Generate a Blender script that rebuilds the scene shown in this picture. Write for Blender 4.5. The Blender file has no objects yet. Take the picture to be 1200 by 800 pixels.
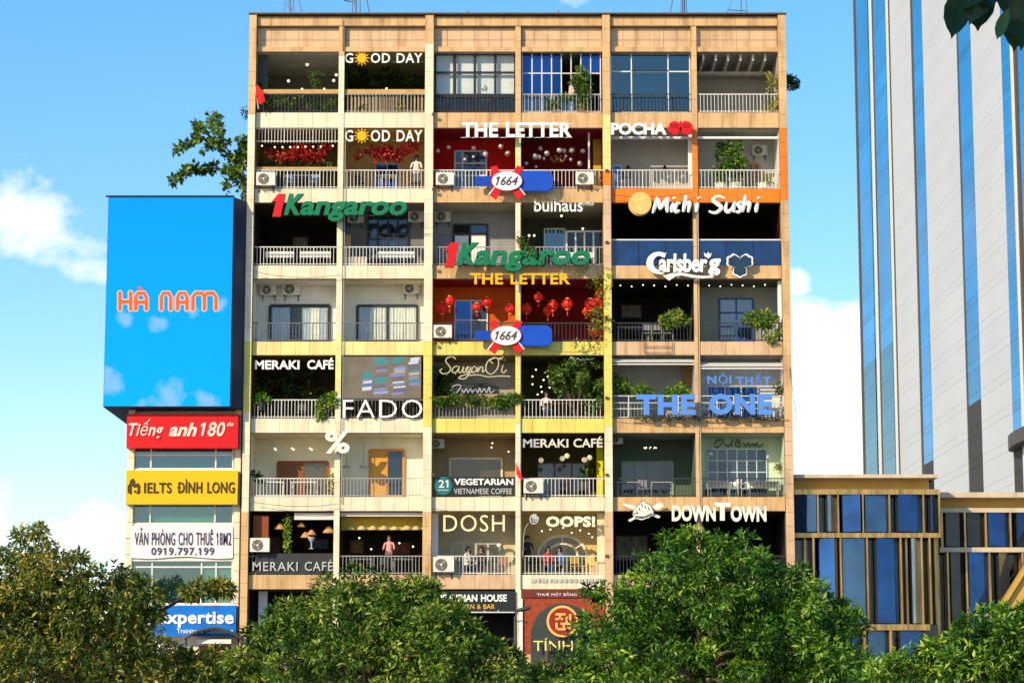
import bpy, bmesh, math, random
import numpy as np
from mathutils import Vector, Matrix
random.seed(7); rng = np.random.default_rng(11)
sc = bpy.context.scene
COL = sc.collection
R = math.radians
# ------------------------------------------------------------------ camera
D, ZC, F = 100.0, 1.7, 2826.0
PITCH = R(8.643)
cp, sp = math.cos(PITCH), math.sin(PITCH)
cam = bpy.data.cameras.new('camera'); camo = bpy.data.objects.new('camera', cam); COL.objects.link(camo)
cam.sensor_width = 36; cam.lens = 36 * F / 1200; cam.clip_start = 0.3; cam.clip_end = 5000
camo.location = (0, -D, ZC); camo.rotation_euler = (math.pi / 2 + PITCH, 0, 0)
sc.camera = camo
# ------------------------------------------------------------------ sun, sky, exposure
SUN_AZ, SUN_EL = 40.0, 26.0      # degrees left of the facade's normal, height
sd = Vector((-math.sin(R(SUN_AZ)) * math.cos(R(SUN_EL)), -math.cos(R(SUN_AZ)) * math.cos(R(SUN_EL)), math.sin(R(SUN_EL))))
sun = bpy.data.lights.new('sun', 'SUN'); sun.energy = 4.5; sun.angle = R(0.5); sun.color = (1.0, 0.83, 0.58)
suno = bpy.data.objects.new('sun', sun); COL.objects.link(suno); suno.location = sd * 80
suno.rotation_euler = sd.to_track_quat('Z', 'Y').to_euler()
sc.view_settings.view_transform = 'Standard'; sc.view_settings.look = 'None'
sc.view_settings.exposure = 0.15; sc.view_settings.gamma = 1.0; sc.view_settings.use_curve_mapping = False

def pdir(px, py):
    u = (px - 600) / F; v = (400 - py) / F
    return Vector((u, cp - v * sp, sp + v * cp))
def W(px, py, Y=0.0):
    d = pdir(px, py); t = (Y + D) / d.y
    return Vector((d.x * t, Y, ZC + d.z * t))
def X_(px, py, Y=0.0): return W(px, py, Y).x
def Z_(py, Y=0.0): return W(600, py, Y).z

world = bpy.data.worlds.new('World'); sc.world = world; world.use_nodes = True
wt = world.node_tree; wt.nodes.clear()
def wn(t, **k):
    n = wt.nodes.new(t)
    for a, b in k.items(): setattr(n, a, b)
    return n
wo = wn('ShaderNodeOutputWorld'); bg = wn('ShaderNodeBackground'); bg.inputs['Strength'].default_value = 0.14
sky = wn('ShaderNodeTexSky', sky_type='NISHITA'); sky.sun_disc = False
sky.sun_elevation = R(SUN_EL); sky.sun_rotation = R(180 + SUN_AZ); sky.air_density = 1.0; sky.dust_density = 0.3; sky.ozone_density = 2.2
hs = wn('ShaderNodeHueSaturation'); hs.inputs['Saturation'].default_value = 1.6; hs.inputs['Value'].default_value = 2.02
gmm = wn('ShaderNodeGamma'); gmm.inputs[1].default_value = .72; wt.links.new(sky.outputs[0], gmm.inputs[0]); wt.links.new(gmm.outputs[0], hs.inputs['Color'])
tc = wn('ShaderNodeTexCoord')
def math_(op, a, b=None, c=None, clamp=False):
    n = wn('ShaderNodeMath', operation=op); n.use_clamp = clamp
    for i, v in enumerate((a, b, c)):
        if v is None: continue
        if isinstance(v, (int, float)): n.inputs[i].default_value = v
        else: wt.links.new(v, n.inputs[i])
    return n.outputs[0]
nz = wn('ShaderNodeTexNoise'); nz.inputs['Scale'].default_value = 34; nz.inputs['Detail'].default_value = 9; nz.inputs['Roughness'].default_value = 0.6
mp = wn('ShaderNodeMapping'); mp.inputs['Scale'].default_value = (1, 1, 1.5)
wt.links.new(tc.outputs['Generated'], mp.inputs[0]); wt.links.new(mp.outputs[0], nz.inputs['Vector'])
nb = wn('ShaderNodeTexNoise'); nb.inputs['Scale'].default_value = 3.2; nb.inputs['Detail'].default_value = 5
wt.links.new(mp.outputs[0], nb.inputs['Vector'])
total = None
# cumulus clouds: direction, angular radius (in units of 1/F), strength
for (px, py, rx, k) in [(5, 245, 70, .50), (55, 272, 60, .46), (100, 312, 52, .42), (40, 230, 60, .3), (112, 625, 46, 1.1), (75, 650, 50, 1.0), (150, 650, 50, 1.0),
                        (945, 395, 62, 1.2), (985, 430, 85, 1.4), (1000, 400, 60, 1.2), (900, 420, 90, 1.2), (990, 520, 90, 1.5), (930, 520, 90, 1.5), (1080, 520, 120, 1.4), (935, 330, 26, .9),
                        (1180, 560, 160, 1.3), (690, -10, 60, .32), (840, 540, 120, 1.3), (700, 640, 130, 1.), (-40, 640, 120, .4), (1420, 430, 170, 1.2), (-260, 300, 120, .8)]:
    d = pdir(px, py).normalized()
    vm = wn('ShaderNodeVectorMath', operation='DISTANCE'); vm.inputs[1].default_value = d
    wt.links.new(tc.outputs['Generated'], vm.inputs[0])
    f = math_('MULTIPLY_ADD', vm.outputs['Value'], -k * F / rx, k)
    f = math_('MAXIMUM', f, 0.0)
    total = f if total is None else math_('MAXIMUM', total, f)
# scattered clouds everywhere else
gen = math_('MULTIPLY_ADD', nb.outputs[0], 4.0, -2.35); gen = math_('MAXIMUM', gen, 0.0)
sepw = wn('ShaderNodeSeparateXYZ'); wt.links.new(tc.outputs['Generated'], sepw.inputs[0])
back = math_('MULTIPLY_ADD', sepw.outputs[1], -3.0, 2.6, clamp=True)
gen = math_('MULTIPLY', gen, back)
total = math_('MAXIMUM', total, gen)
tn = math_('MULTIPLY_ADD', nz.outputs[0], 1.5, -0.72)
den = math_('ADD', total, tn)
gate = math_('MULTIPLY', total, 8.0, clamp=True)
den = math_('MULTIPLY', math_('MULTIPLY_ADD', den, 2.3, -0.42, clamp=True), gate)
# thin pale veil, thicker low down
veil = math_('MULTIPLY_ADD', sepw.outputs[2], -1.5, 0.22, clamp=True)
den2 = math_('MAXIMUM', math_('MULTIPLY', den, .96), math_('MULTIPLY', veil, math_('ADD', nb.outputs[0], .2)))
mx = wn('ShaderNodeMix', data_type='RGBA'); mx.inputs[7].default_value = (7.9, 8.0, 8.0, 1)
tnt = wn('ShaderNodeMix', data_type='RGBA', blend_type='MULTIPLY'); tnt.inputs[0].default_value = 1; tnt.inputs[7].default_value = (1.02, 1.04, 1.08, 1)
wt.links.new(hs.outputs[0], tnt.inputs[6]); wt.links.new(den2, mx.inputs[0]); wt.links.new(tnt.outputs[2], mx.inputs[6])
wt.links.new(mx.outputs[2], bg.inputs['Color']); wt.links.new(bg.outputs[0], wo.inputs[0])

# ------------------------------------------------------------------ materials
MATS = {}
def mat(name, col, rough=.7, var=.12, scale=1.5, metal=0, bump=.0, stain=0, emit=None, estr=0, spec=.28, rnd=0, trans=0, streak=False):
    if name in MATS: return MATS[name]
    m = bpy.data.materials.new(name); m.use_nodes = True; nt = m.node_tree; b = nt.nodes['Principled BSDF']
    b.inputs['Roughness'].default_value = rough; b.inputs['Metallic'].default_value = metal; b.inputs['Specular IOR Level'].default_value = spec
    g = nt.nodes.new('ShaderNodeNewGeometry'); n = nt.nodes.new('ShaderNodeTexNoise'); n.inputs['Scale'].default_value = scale
    n.inputs['Detail'].default_value = 6; n.inputs['Roughness'].default_value = .6
    src = g.outputs['Position']
    if streak:
        mpn = nt.nodes.new('ShaderNodeMapping'); mpn.inputs['Scale'].default_value = (5, 5, .6); nt.links.new(src, mpn.inputs[0]); src = mpn.outputs[0]
    nt.links.new(src, n.inputs['Vector'])
    mr = nt.nodes.new('ShaderNodeMapRange'); mr.inputs[1].default_value = .3; mr.inputs[2].default_value = .7
    mr.inputs[3].default_value = 1 - var; mr.inputs[4].default_value = 1 + var * .6
    nt.links.new(n.outputs[0], mr.inputs[0])
    fac = mr.outputs[0]
    if rnd:
        oi = nt.nodes.new('ShaderNodeObjectInfo'); r2 = nt.nodes.new('ShaderNodeMapRange'); r2.inputs[3].default_value = 1 - rnd; r2.inputs[4].default_value = 1 + rnd * .5
        nt.links.new(oi.outputs['Random'], r2.inputs[0]); mu = nt.nodes.new('ShaderNodeMath'); mu.operation = 'MULTIPLY'
        nt.links.new(fac, mu.inputs[0]); nt.links.new(r2.outputs[0], mu.inputs[1]); fac = mu.outputs[0]
    sm = nt.nodes.new('ShaderNodeVectorMath'); sm.operation = 'SCALE'; sm.inputs[0].default_value = col[:3]; nt.links.new(fac, sm.inputs['Scale'])
    out = sm.outputs[0]
    if stain:
        n2 = nt.nodes.new('ShaderNodeTexNoise'); n2.inputs['Scale'].default_value = 1; n2.inputs['Detail'].default_value = 7
        mp2 = nt.nodes.new('ShaderNodeMapping'); mp2.inputs['Scale'].default_value = (2.6, 2.6, .5); nt.links.new(g.outputs['Position'], mp2.inputs[0]); nt.links.new(mp2.outputs[0], n2.inputs['Vector'])
        r3 = nt.nodes.new('ShaderNodeMapRange'); r3.inputs[1].default_value = .49; r3.inputs[2].default_value = .70; r3.inputs[3].default_value = 0; r3.inputs[4].default_value = stain
        nt.links.new(n2.outputs[0], r3.inputs[0]); mx = nt.nodes.new('ShaderNodeMix'); mx.data_type = 'RGBA'
        nt.links.new(r3.outputs[0], mx.inputs[0]); nt.links.new(out, mx.inputs[6]); mx.inputs[7].default_value = (col[0] * .42, col[1] * .33, col[2] * .22, 1); out = mx.outputs[2]
    nt.links.new(out, b.inputs['Base Color'])
    if bump:
        bu = nt.nodes.new('ShaderNodeBump'); bu.inputs['Strength'].default_value = bump; bu.inputs['Distance'].default_value = .02
        n3 = nt.nodes.new('ShaderNodeTexNoise'); n3.inputs['Scale'].default_value = 14; n3.inputs['Detail'].default_value = 5; nt.links.new(g.outputs['Position'], n3.inputs['Vector'])
        nt.links.new(n3.outputs[0], bu.inputs['Height']); nt.links.new(bu.outputs[0], b.inputs['Normal'])
    if emit: b.inputs['Emission Color'].default_value = (*emit, 1); b.inputs['Emission Strength'].default_value = estr
    MATS[name] = m; return m
def glass_clear(name, tint, gl=.12, rough=.02):
    m = bpy.data.materials.new(name); m.use_nodes = True; nt = m.node_tree; nt.nodes.clear()
    o = nt.nodes.new('ShaderNodeOutputMaterial'); t = nt.nodes.new('ShaderNodeBsdfTransparent'); t.inputs[0].default_value = (*tint, 1)
    g = nt.nodes.new('ShaderNodeBsdfGlossy'); g.inputs['Roughness'].default_value = rough; g.inputs[0].default_value = (.9, .95, 1, 1)
    lw = nt.nodes.new('ShaderNodeLayerWeight'); lw.inputs[0].default_value = .5; fr = nt.nodes.new('ShaderNodeMath'); fr.operation = 'POWER'; fr.inputs[1].default_value = 4.0; nt.links.new(lw.outputs['Facing'], fr.inputs[0])
    a = nt.nodes.new('ShaderNodeMath'); a.operation = 'MULTIPLY_ADD'; a.inputs[1].default_value = 1; a.inputs[2].default_value = gl; a.use_clamp = True; nt.links.new(fr.outputs[0], a.inputs[0])
    n = nt.nodes.new('ShaderNodeTexNoise'); n.inputs['Scale'].default_value = .8; gg = nt.nodes.new('ShaderNodeNewGeometry'); nt.links.new(gg.outputs['Position'], n.inputs['Vector'])
    bu = nt.nodes.new('ShaderNodeBump'); bu.inputs['Strength'].default_value = .05; nt.links.new(n.outputs[0], bu.inputs['Height']); nt.links.new(bu.outputs[0], g.inputs['Normal'])
    mx = nt.nodes.new('ShaderNodeMixShader'); nt.links.new(a.outputs[0], mx.inputs[0]); nt.links.new(t.outputs[0], mx.inputs[1]); nt.links.new(g.outputs[0], mx.inputs[2])
    nt.links.new(mx.outputs[0], o.inputs[0]); MATS[name] = m; return m
def glass_tint(name, col, rough=.08, metal=.75, wav=.25, scale=.35, var=.35):
    m = mat(name, col, rough, var, scale, metal, spec=.8, rnd=.25)
    nt = m.node_tree; b = nt.nodes['Principled BSDF']; n = nt.nodes.new('ShaderNodeTexNoise'); n.inputs['Scale'].default_value = .9; n.inputs['Detail'].default_value = 3
    g = nt.nodes.new('ShaderNodeNewGeometry'); nt.links.new(g.outputs['Position'], n.inputs['Vector'])
    bu = nt.nodes.new('ShaderNodeBump'); bu.inputs['Strength'].default_value = wav; bu.inputs['Distance'].default_value = .05; nt.links.new(n.outputs[0], bu.inputs['Height']); nt.links.new(bu.outputs[0], b.inputs['Normal'])
    return m
CREAM = mat('cream_tile', (.82, .71, .49), .45, .10, 1.2, rnd=.1, stain=.3, spec=.35)
TAN = mat('tan_tile', (.67, .42, .19), .45, .12, 1.2, rnd=.08, stain=.65, spec=.35)
PINK = mat('pink_tile', (.67, .44, .25), .45, .12, 1.2, rnd=.07, stain=.5, spec=.35)
YELL = mat('yellow_paint', (.74, .62, .13), .55, .10, 1.2, rnd=.06, stain=.3, spec=.35)
PALEY = mat('pale_yellow_paint', (.80, .68, .26), .55, .10, 1.2, rnd=.06, stain=.35, spec=.35)
ORNG = mat('orange_paint', (.80, .20, .008), .5, .08, 1.2, rnd=.05, stain=.15, spec=.35)
WHITEP = mat('white_paint', (.82, .80, .74), .5, .06)
GREYW = mat('grey_white_plaster', (.66, .64, .60), .8, .1, stain=.3)
DARKM = mat('dark_metal', (.03, .032, .035), .45, .1, metal=.3)
WHITEM = mat('white_metal', (.74, .72, .66), .4, .08)
CONC = mat('concrete', (.36, .33, .29), .85, .2, stain=.4, bump=.3)
DARKGL = glass_tint('dark_glass', (.05, .07, .09), .06, .5)
BLACK = mat('black_interior', (.012, .012, .011), .9, .3)
def wallm(c, n=None): return mat(n or 'wall_%d_%d_%d' % tuple(int(v * 1000) for v in c), c, .85, .14, .8, stain=.18)

# ------------------------------------------------------------------ mesh helpers
class MB:
    def __init__(s): s.v = []; s.f = []; s.m = []
    def add(s, vs, fs, mi=0):
        o = len(s.v); s.v += [tuple(v) for v in vs]; s.f += [tuple(i + o for i in f) for f in fs]; s.m += [mi] * len(fs)
    def box(s, x0, x1, y0, y1, z0, z1, mi=0):
        if x0 > x1: x0, x1 = x1, x0
        if y0 > y1: y0, y1 = y1, y0
        if z0 > z1: z0, z1 = z1, z0
        s.add([(x0, y0, z0), (x1, y0, z0), (x1, y1, z0), (x0, y1, z0), (x0, y0, z1), (x1, y0, z1), (x1, y1, z1), (x0, y1, z1)],
              [(0, 3, 2, 1), (4, 5, 6, 7), (0, 1, 5, 4), (1, 2, 6, 5), (2, 3, 7, 6), (3, 0, 4, 7)], mi); return s
    def tube(s, pts, r, n=6, mi=0, flat=None):
        pts = [Vector(p) for p in pts]; rs = r if isinstance(r, (list, tuple)) else [r] * len(pts)
        vs = []; fs = []
        for i, p in enumerate(pts):
            a = pts[max(0, i - 1)]; b = pts[min(len(pts) - 1, i + 1)]; t = (b - a).normalized() if (b - a).length > 1e-9 else Vector((0, 0, 1))
            ref = Vector((0, 1, 0)) if abs(t.y) < .9 else Vector((1, 0, 0))
            u = t.cross(ref).normalized(); w = t.cross(u).normalized()
            for k in range(n):
                an = 2 * math.pi * (k + .5) / n; vs.append(p + u * math.cos(an) * rs[i] + w * math.sin(an) * rs[i] * (flat or 1))
        for i in range(len(pts) - 1):
            for k in range(n):
                k2 = (k + 1) % n; fs.append((i * n + k, i * n + k2, (i + 1) * n + k2, (i + 1) * n + k))
        fs.append(tuple(range(n - 1, -1, -1))); fs.append(tuple((len(pts) - 1) * n + k for k in range(n)))
        s.add(vs, fs, mi); return s
    def lathe(s, c, prof, n=12, mi=0, axis='z'):
        vs = []; fs = []; c = Vector(c)
        for (r, h) in prof:
            for k in range(n):
                a = 2 * math.pi * k / n
                if axis == 'z': vs.append(c + Vector((r * math.cos(a), r * math.sin(a), h)))
                else: vs.append(c + Vector((r * math.cos(a), h, r * math.sin(a))))
        for i in range(len(prof) - 1):
            for k in range(n):
                k2 = (k + 1) % n; fs.append((i * n + k, i * n + k2, (i + 1) * n + k2, (i + 1) * n + k))
        if prof[0][0] > 1e-4: fs.append(tuple(range(n - 1, -1, -1)))
        if prof[-1][0] > 1e-4: fs.append(tuple((len(prof) - 1) * n + k for k in range(n)))
        s.add(vs, fs, mi); return s
    def ball(s, c, r, n=10, sz=1.0, mi=0):
        return s.lathe(c, [(max(1e-5, r * math.sin(math.pi * i / 6)), -r * sz * math.cos(math.pi * i / 6)) for i in range(7)], n, mi)
    def prism(s, poly, y0, y1, mi=0):      # poly of (x,z), front at y0
        n = len(poly); vs = [(x, y0, z) for x, z in poly] + [(x, y1, z) for x, z in poly]
        fs = [tuple(range(n)), tuple(range(2 * n - 1, n - 1, -1))] + [(i, i + n, (i + 1) % n + n, (i + 1) % n) for i in range(n)]
        s.add(vs, fs, mi); return s
def setp(o, label=None, cat=None, group=None, kind=None):
    if label: o['label'] = label
    if cat: o['category'] = cat
    if group: o['group'] = group
    if kind: o['kind'] = kind
    return o
BASE = {}
def put(name, mesh, base, parent=None):
    o = bpy.data.objects.new(name, mesh); COL.objects.link(o); base = Vector(base); BASE[o.name] = base
    if parent is not None: o.parent = parent; o.location = base - BASE[parent.name]
    else: o.location = base
    return o
def obj(name, mb, m, parent=None, smooth=False, base=None):
    a = np.array(mb.v, dtype=np.float64)
    if base is None:
        lo = a.min(0); hi = a.max(0); base = Vector(((lo[0] + hi[0]) / 2, (lo[1] + hi[1]) / 2, lo[2]))
    me = bpy.data.meshes.new(name); me.from_pydata((a - np.array(base)).tolist(), [], mb.f)
    ms = m if isinstance(m, (list, tuple)) else [m]
    for q in ms: me.materials.append(q)
    if len(ms) > 1: me.polygons.foreach_set('material_index', mb.m)
    if smooth: me.polygons.foreach_set('use_smooth', [True] * len(me.polygons))
    bm = bmesh.new(); bm.from_mesh(me); bmesh.ops.recalc_face_normals(bm, faces=bm.faces); bm.to_mesh(me); bm.free()
    return put(name, me, base, parent)
def empty(name, loc, label=None, cat=None, group=None):
    o = bpy.data.objects.new(name, None); COL.objects.link(o); o.location = Vector(loc); BASE[o.name] = Vector(loc); o.empty_display_size = .2
    return setp(o, label, cat, group)
def box(name, x0, x1, y0, y1, z0, z1, m, parent=None): return obj(name, MB().box(x0, x1, y0, y1, z0, z1), m, parent)
def copy_tree(o, loc, label=None, rz=None, sc_=None, parent=None):
    c = o.copy(); COL.objects.link(c)
    if parent is None:
        c.location = Vector(loc); BASE[c.name] = Vector(loc)
        if label: c['label'] = label
        if rz is not None: c.rotation_euler.z = rz
        if sc_: c.scale = (sc_, sc_, sc_) if isinstance(sc_, (int, float)) else sc_
    else: c.parent = parent
    for ch in o.children: copy_tree(ch, None, parent=c)
    return c

# leaf clouds --------------------------------------------------------
def leaf_mat(name, cols, transl=.3):
    m = bpy.data.materials.new(name); m.use_nodes = True; nt = m.node_tree; nt.nodes.clear()
    o = nt.nodes.new('ShaderNodeOutputMaterial'); at = nt.nodes.new('ShaderNodeAttribute'); at.attribute_name = 'tone'
    cr = nt.nodes.new('ShaderNodeValToRGB'); el = cr.color_ramp.elements
    while len(el) > 1: el.remove(el[0])
    for i, c in enumerate(cols):
        e = el[0] if i == 0 else el.new(i / (len(cols) - 1)); e.position = i / (len(cols) - 1); e.color = (*c, 1)
    nt.links.new(at.outputs['Fac'], cr.inputs[0])
    p = nt.nodes.new('ShaderNodeBsdfPrincipled'); p.inputs['Roughness'].default_value = .42; p.inputs['Specular IOR Level'].default_value = .45; nt.links.new(cr.outputs[0], p.inputs['Base Color'])
    t = nt.nodes.new('ShaderNodeBsdfTranslucent'); nt.links.new(cr.outputs[0], t.inputs[0])
    mx = nt.nodes.new('ShaderNodeMixShader'); mx.inputs[0].default_value = transl; nt.links.new(p.outputs[0], mx.inputs[1]); nt.links.new(t.outputs[0], mx.inputs[2]); nt.links.new(mx.outputs[0], o.inputs[0])
    MATS[name] = m; return m
def leaf_mesh(name, cen, axis, nor, L, Wd, tone, m, parent=None, base=None):
    N = len(cen); axis = axis / (np.linalg.norm(axis, axis=1, keepdims=True) + 1e-9)
    side = np.cross(axis, nor); side /= (np.linalg.norm(side, axis=1, keepdims=True) + 1e-9); up = np.cross(side, axis)
    L = np.asarray(L).reshape(-1, 1) * np.ones((N, 1)); Wd = np.asarray(Wd).reshape(-1, 1) * np.ones((N, 1))
    v = np.empty((N, 4, 3)); v[:, 0] = cen; v[:, 2] = cen + axis * L - up * L * .12
    mid = cen + axis * L * .5; v[:, 1] = mid + side * Wd + up * Wd * .3; v[:, 3] = mid - side * Wd + up * Wd * .3
    v = v.reshape(-1, 3)
    if base is None: base = Vector((*v.mean(0)[:2], v[:, 2].min()))
    v = v - np.array(base)
    me = bpy.data.meshes.new(name); me.vertices.add(4 * N); me.vertices.foreach_set('co', v.ravel())
    idx = (np.arange(N)[:, None] * 4 + np.array([0, 1, 2, 0, 2, 3])).ravel()
    me.loops.add(6 * N); me.loops.foreach_set('vertex_index', idx.astype(np.int32))
    me.polygons.add(2 * N); me.polygons.foreach_set('loop_start', (np.arange(2 * N) * 3).astype(np.int32)); me.polygons.foreach_set('loop_total', np.full(2 * N, 3, np.int32))
    me.update(calc_edges=True); me.validate()
    a = me.attributes.new('tone', 'FLOAT', 'POINT'); a.data.foreach_set('value', np.repeat(np.clip(tone, 0, 1), 4).astype(np.float32))
    me.materials.append(m); return put(name, me, base, parent)
def clump_leaves(blobs, twigs, per, L, spread, flat=.8):
    """blobs: (x,y,z,r).  Twig rosettes over each blob's shell, leaves fanning out of each twig."""
    C = []; A = []; Nn = []; T = []
    for (x, y, z, r, tone) in blobs:
        n = max(4, int(twigs * rng.uniform(.7, 1.3)))
        d = rng.normal(size=(n, 3)); d /= np.linalg.norm(d, axis=1, keepdims=True); d[:, 2] = d[:, 2] * .9 + .12
        rad = r * (1 - .55 * rng.random(n) ** 2.2) * rng.uniform(.85, 1.12, n)
        tw = np.array([x, y, z]) + d * rad[:, None] * np.array([1, 1, flat])
        tt = tone + rng.normal(0, .20, n)
        c = np.repeat(tw, per, 0); dd = np.repeat(d, per, 0)
        a = rng.normal(size=(n * per, 3)) + dd * .9; a[:, 2] -= .15
        a /= np.linalg.norm(a, axis=1, keepdims=True)
        C.append(c + a * spread * rng.random((n * per, 1))); A.append(a)
        nn = rng.normal(size=(n * per, 3)) * .55 + dd * .7 + np.array([0, -.1, .75]); Nn.append(nn)
        T.append(np.repeat(tt, per) + rng.normal(0, .13, n * per))
    return np.concatenate(C), np.concatenate(A), np.concatenate(Nn), np.concatenate(T)
GREEN = leaf_mat('green_leaves', [(.010, .032, .004), (.045, .12, .009), (.15, .26, .018), (.42, .46, .06)])  # wide dark-to-golden ramps put sunlit highlights into the street trees' leaf colour
OLIVE = leaf_mat('olive_leaves', [(.014, .036, .005), (.065, .125, .011), (.22, .24, .022), (.62, .46, .08)])
LIME = leaf_mat('bright_leaves', [(.012, .045, .004), (.06, .18, .009), (.19, .37, .02), (.48, .56, .08)])
PLANT = leaf_mat('house_plant_leaves', [(.03, .07, .01), (.08, .19, .02), (.18, .30, .04), (.40, .42, .06)])
GOLDL = leaf_mat('yellow_green_leaves', [(.10, .12, .01), (.26, .28, .02), (.42, .38, .03), (.55, .5, .08)])
FLOWER = leaf_mat('red_flower_petals', [(.16, .004, .004), (.42, .01, .01), (.62, .03, .02), (.75, .25, .12)], .15)
BARK = mat('bark', (.11, .08, .055), .9, .35, 4, bump=.6)

# ------------------------------------------------------------------ text helpers
GC = {}
def glyph(ch, off, shear):
    k = (ch, off, shear)
    if k in GC: return GC[k]
    if ch == '1':          # a figure one with a flag
        w = .05 + off; P = [(.25 - w, 0), (.25 + w, 0), (.25 + w, .68), (.25 - w * .6, .68), (.25 - w - .13, .58), (.25 - w - .13, .47), (.25 - w, .53)]
        P = [(x + y * shear, y) for x, y in P]; n = len(P)
        GC[k] = (np.array([(x, y, .5) for x, y in P] + [(x, y, -.5) for x, y in P]), [tuple(range(n)), tuple(range(2 * n - 1, n - 1, -1))] + [(i, i + n, (i + 1) % n + n, (i + 1) % n) for i in range(n)]); return GC[k]
    if ch == 'Đ':          # a D with its cross-bar
        v, f = glyph('D', off, shear); n = len(v); x0, x1, y0, y1 = -.03, .30, .31, .385
        bx_ = [(x + y * shear, y, z) for z in (.56, -.5) for x, y in ((x0, y0), (x1, y0), (x1, y1), (x0, y1))]
        GC[k] = (np.vstack([v, np.array(bx_)]), f + [tuple(n + i for i in q) for q in ((0, 1, 2, 3), (7, 6, 5, 4), (0, 4, 5, 1), (1, 5, 6, 2), (2, 6, 7, 3), (3, 7, 4, 0))]); return GC[k]
    c = bpy.data.curves.new('g', 'FONT'); c.body = ch; c.size = 1; c.offset = off; c.shear = shear; c.extrude = .5; c.resolution_u = 3
    o = bpy.data.objects.new('g', c); me = o.to_mesh()
    vs = np.array([v.co[:] for v in me.vertices]).reshape(-1, 3); fs = [tuple(p.vertices) for p in me.polygons]
    o.to_mesh_clear(); bpy.data.objects.remove(o); bpy.data.curves.remove(c)
    GC[k] = (vs, fs); return GC[k]
ADV = {}
def adv(ch):
    if ch in ADV: return ADV[ch]
    def w(s):
        c = bpy.data.curves.new('g', 'FONT'); c.body = s; c.size = 1; o = bpy.data.objects.new('g', c); me = o.to_mesh()
        xs = [v.co.x for v in me.vertices]; r = max(xs) - min(xs); o.to_mesh_clear(); bpy.data.objects.remove(o); bpy.data.curves.remove(c); return r
    ADV[ch] = w('H' + ch + 'H') - w('HH'); return ADV[ch]
def letters(text, bx, Y, m, parent, off=0.0, shear=0.0, depth=.1, track=0.0, name='letter', jit=0, scales=None, skip=0):
    """fit text into the photo box bx=(x0,y0,x1,y1) at plane Y (front face at Y-depth)"""
    pen = 0; items = []
    for i, ch in enumerate(text):
        a = adv(ch) if ch != ' ' else .34
        s = (scales or {}).get(i, 1.0)
        if ch != ' ':
            vs, fs = glyph(ch, 0.0 if ch in 'ẾếẤỘ' and off < .03 else off, shear); items.append((vs * np.array([s, s, 1]) + np.array([pen, random.uniform(-jit, jit), 0]), fs, ch))
        pen += a * s + track
    mn = min(v[:, 0].min() for v, _, _ in items); mxx = max(v[:, 0].max() for v, _, _ in items)
    zn = min(v[:, 1].min() for v, _, _ in items); zx = max(v[:, 1].max() for v, _, _ in items)
    Yf = Y - depth; a = W(bx[0], bx[3], Yf); b = W(bx[2], bx[1], Yf)
    sx = (b.x - a.x) / (mxx - mn); sz = (b.z - a.z) / (zx - zn)
    out = []
    for v, f, ch in items:
        mb = MB(); mb.v = [(a.x + (p[0] - mn) * sx, Y - depth / 2 - p[2] * depth, a.z + (p[1] - zn) * sz) for p in v]; mb.f = f; mb.m = [0] * len(f)
        ms = m(ch) if callable(m) else m
        if ms is None: continue
        ms = ms if isinstance(ms, (list, tuple)) else [ms]
        o = objn(name, mb, ms, parent, Y - depth); out.append(o)
    return out
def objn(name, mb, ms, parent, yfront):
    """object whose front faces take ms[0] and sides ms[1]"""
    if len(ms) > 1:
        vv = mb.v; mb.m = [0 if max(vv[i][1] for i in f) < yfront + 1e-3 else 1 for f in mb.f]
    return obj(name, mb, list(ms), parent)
def smooth_line(pts, k=5):
    pts = [Vector(p) for p in pts]; out = []
    P = [pts[0]] + pts + [pts[-1]]
    for i in range(1, len(P) - 2):
        for j in range(k):
            t = j / k; a, b, c, d = P[i - 1], P[i], P[i + 1], P[i + 2]
            out.append(.5 * ((2 * b) + (c - a) * t + (2 * a - 5 * b + 4 * c - d) * t * t + (3 * b - a - 3 * c + d) * t ** 3))
    out.append(pts[-1]); return out
def script_strokes(strokes, bx, Y, r, m, parent, name='letter', k=5, n=6, wid=None):
    """strokes: list of lists of (u,v) in 0..1 of the photo box; tubes"""
    for s in strokes:
        pts = []
        for (u, v) in s:
            pts.append(W(bx[0] + u * (bx[2] - bx[0]), bx[1] + v * (bx[3] - bx[1]), Y))
        pts = smooth_line(pts, k); obj(name, MB().tube(pts, r, n), m, parent)
def pxpoly(pts, Y): return [(W(x, y, Y).x, W(x, y, Y).z) for x, y in pts]
def ellipse(cx, cy, rx, ry, n=28): return [(cx + rx * math.cos(2 * math.pi * i / n), cy + ry * math.sin(2 * math.pi * i / n)) for i in range(n)]
def plate(name, pts, Y, d, m, parent=None): return obj(name, MB().prism(pxpoly(pts, Y - d), Y - d, Y), m, parent)
def sign(name, px, py, Y, label, cat='sign', group=None): return empty(name, W(px, py, Y), label, cat, group)

# ================================================================== GROUND
GZ = 0.0
ASPH = mat('asphalt', (.05, .05, .052), .9, .25, 3, bump=.3); PAVE = mat('paving', (.46, .42, .37), .85, .2, 2, bump=.3)
box('ground', -400, 400, -400, 600, -.3, -.12, mat('earth', (.12, .11, .09), .95, .3, .3)); setp(bpy.data.objects['ground'], kind='structure')
o = box('road', -300, 300, -40, -26, -.118, -.004, ASPH); setp(o, kind='structure')
o = box('pavement', -300, 300, -26, .3, -.118, .12, PAVE); setp(o, kind='structure')
o = box('boulevard_pavement', -300, 300, -130, -40, -.118, .12, PAVE); setp(o, kind='structure')
mbk = MB()
for x in range(-60, 60, 6): mbk.box(x, x + 3, -33.08, -32.92, -.003, .001)
o = obj('lane_marking', mbk, WHITEP); setp(o, kind='structure')

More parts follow.
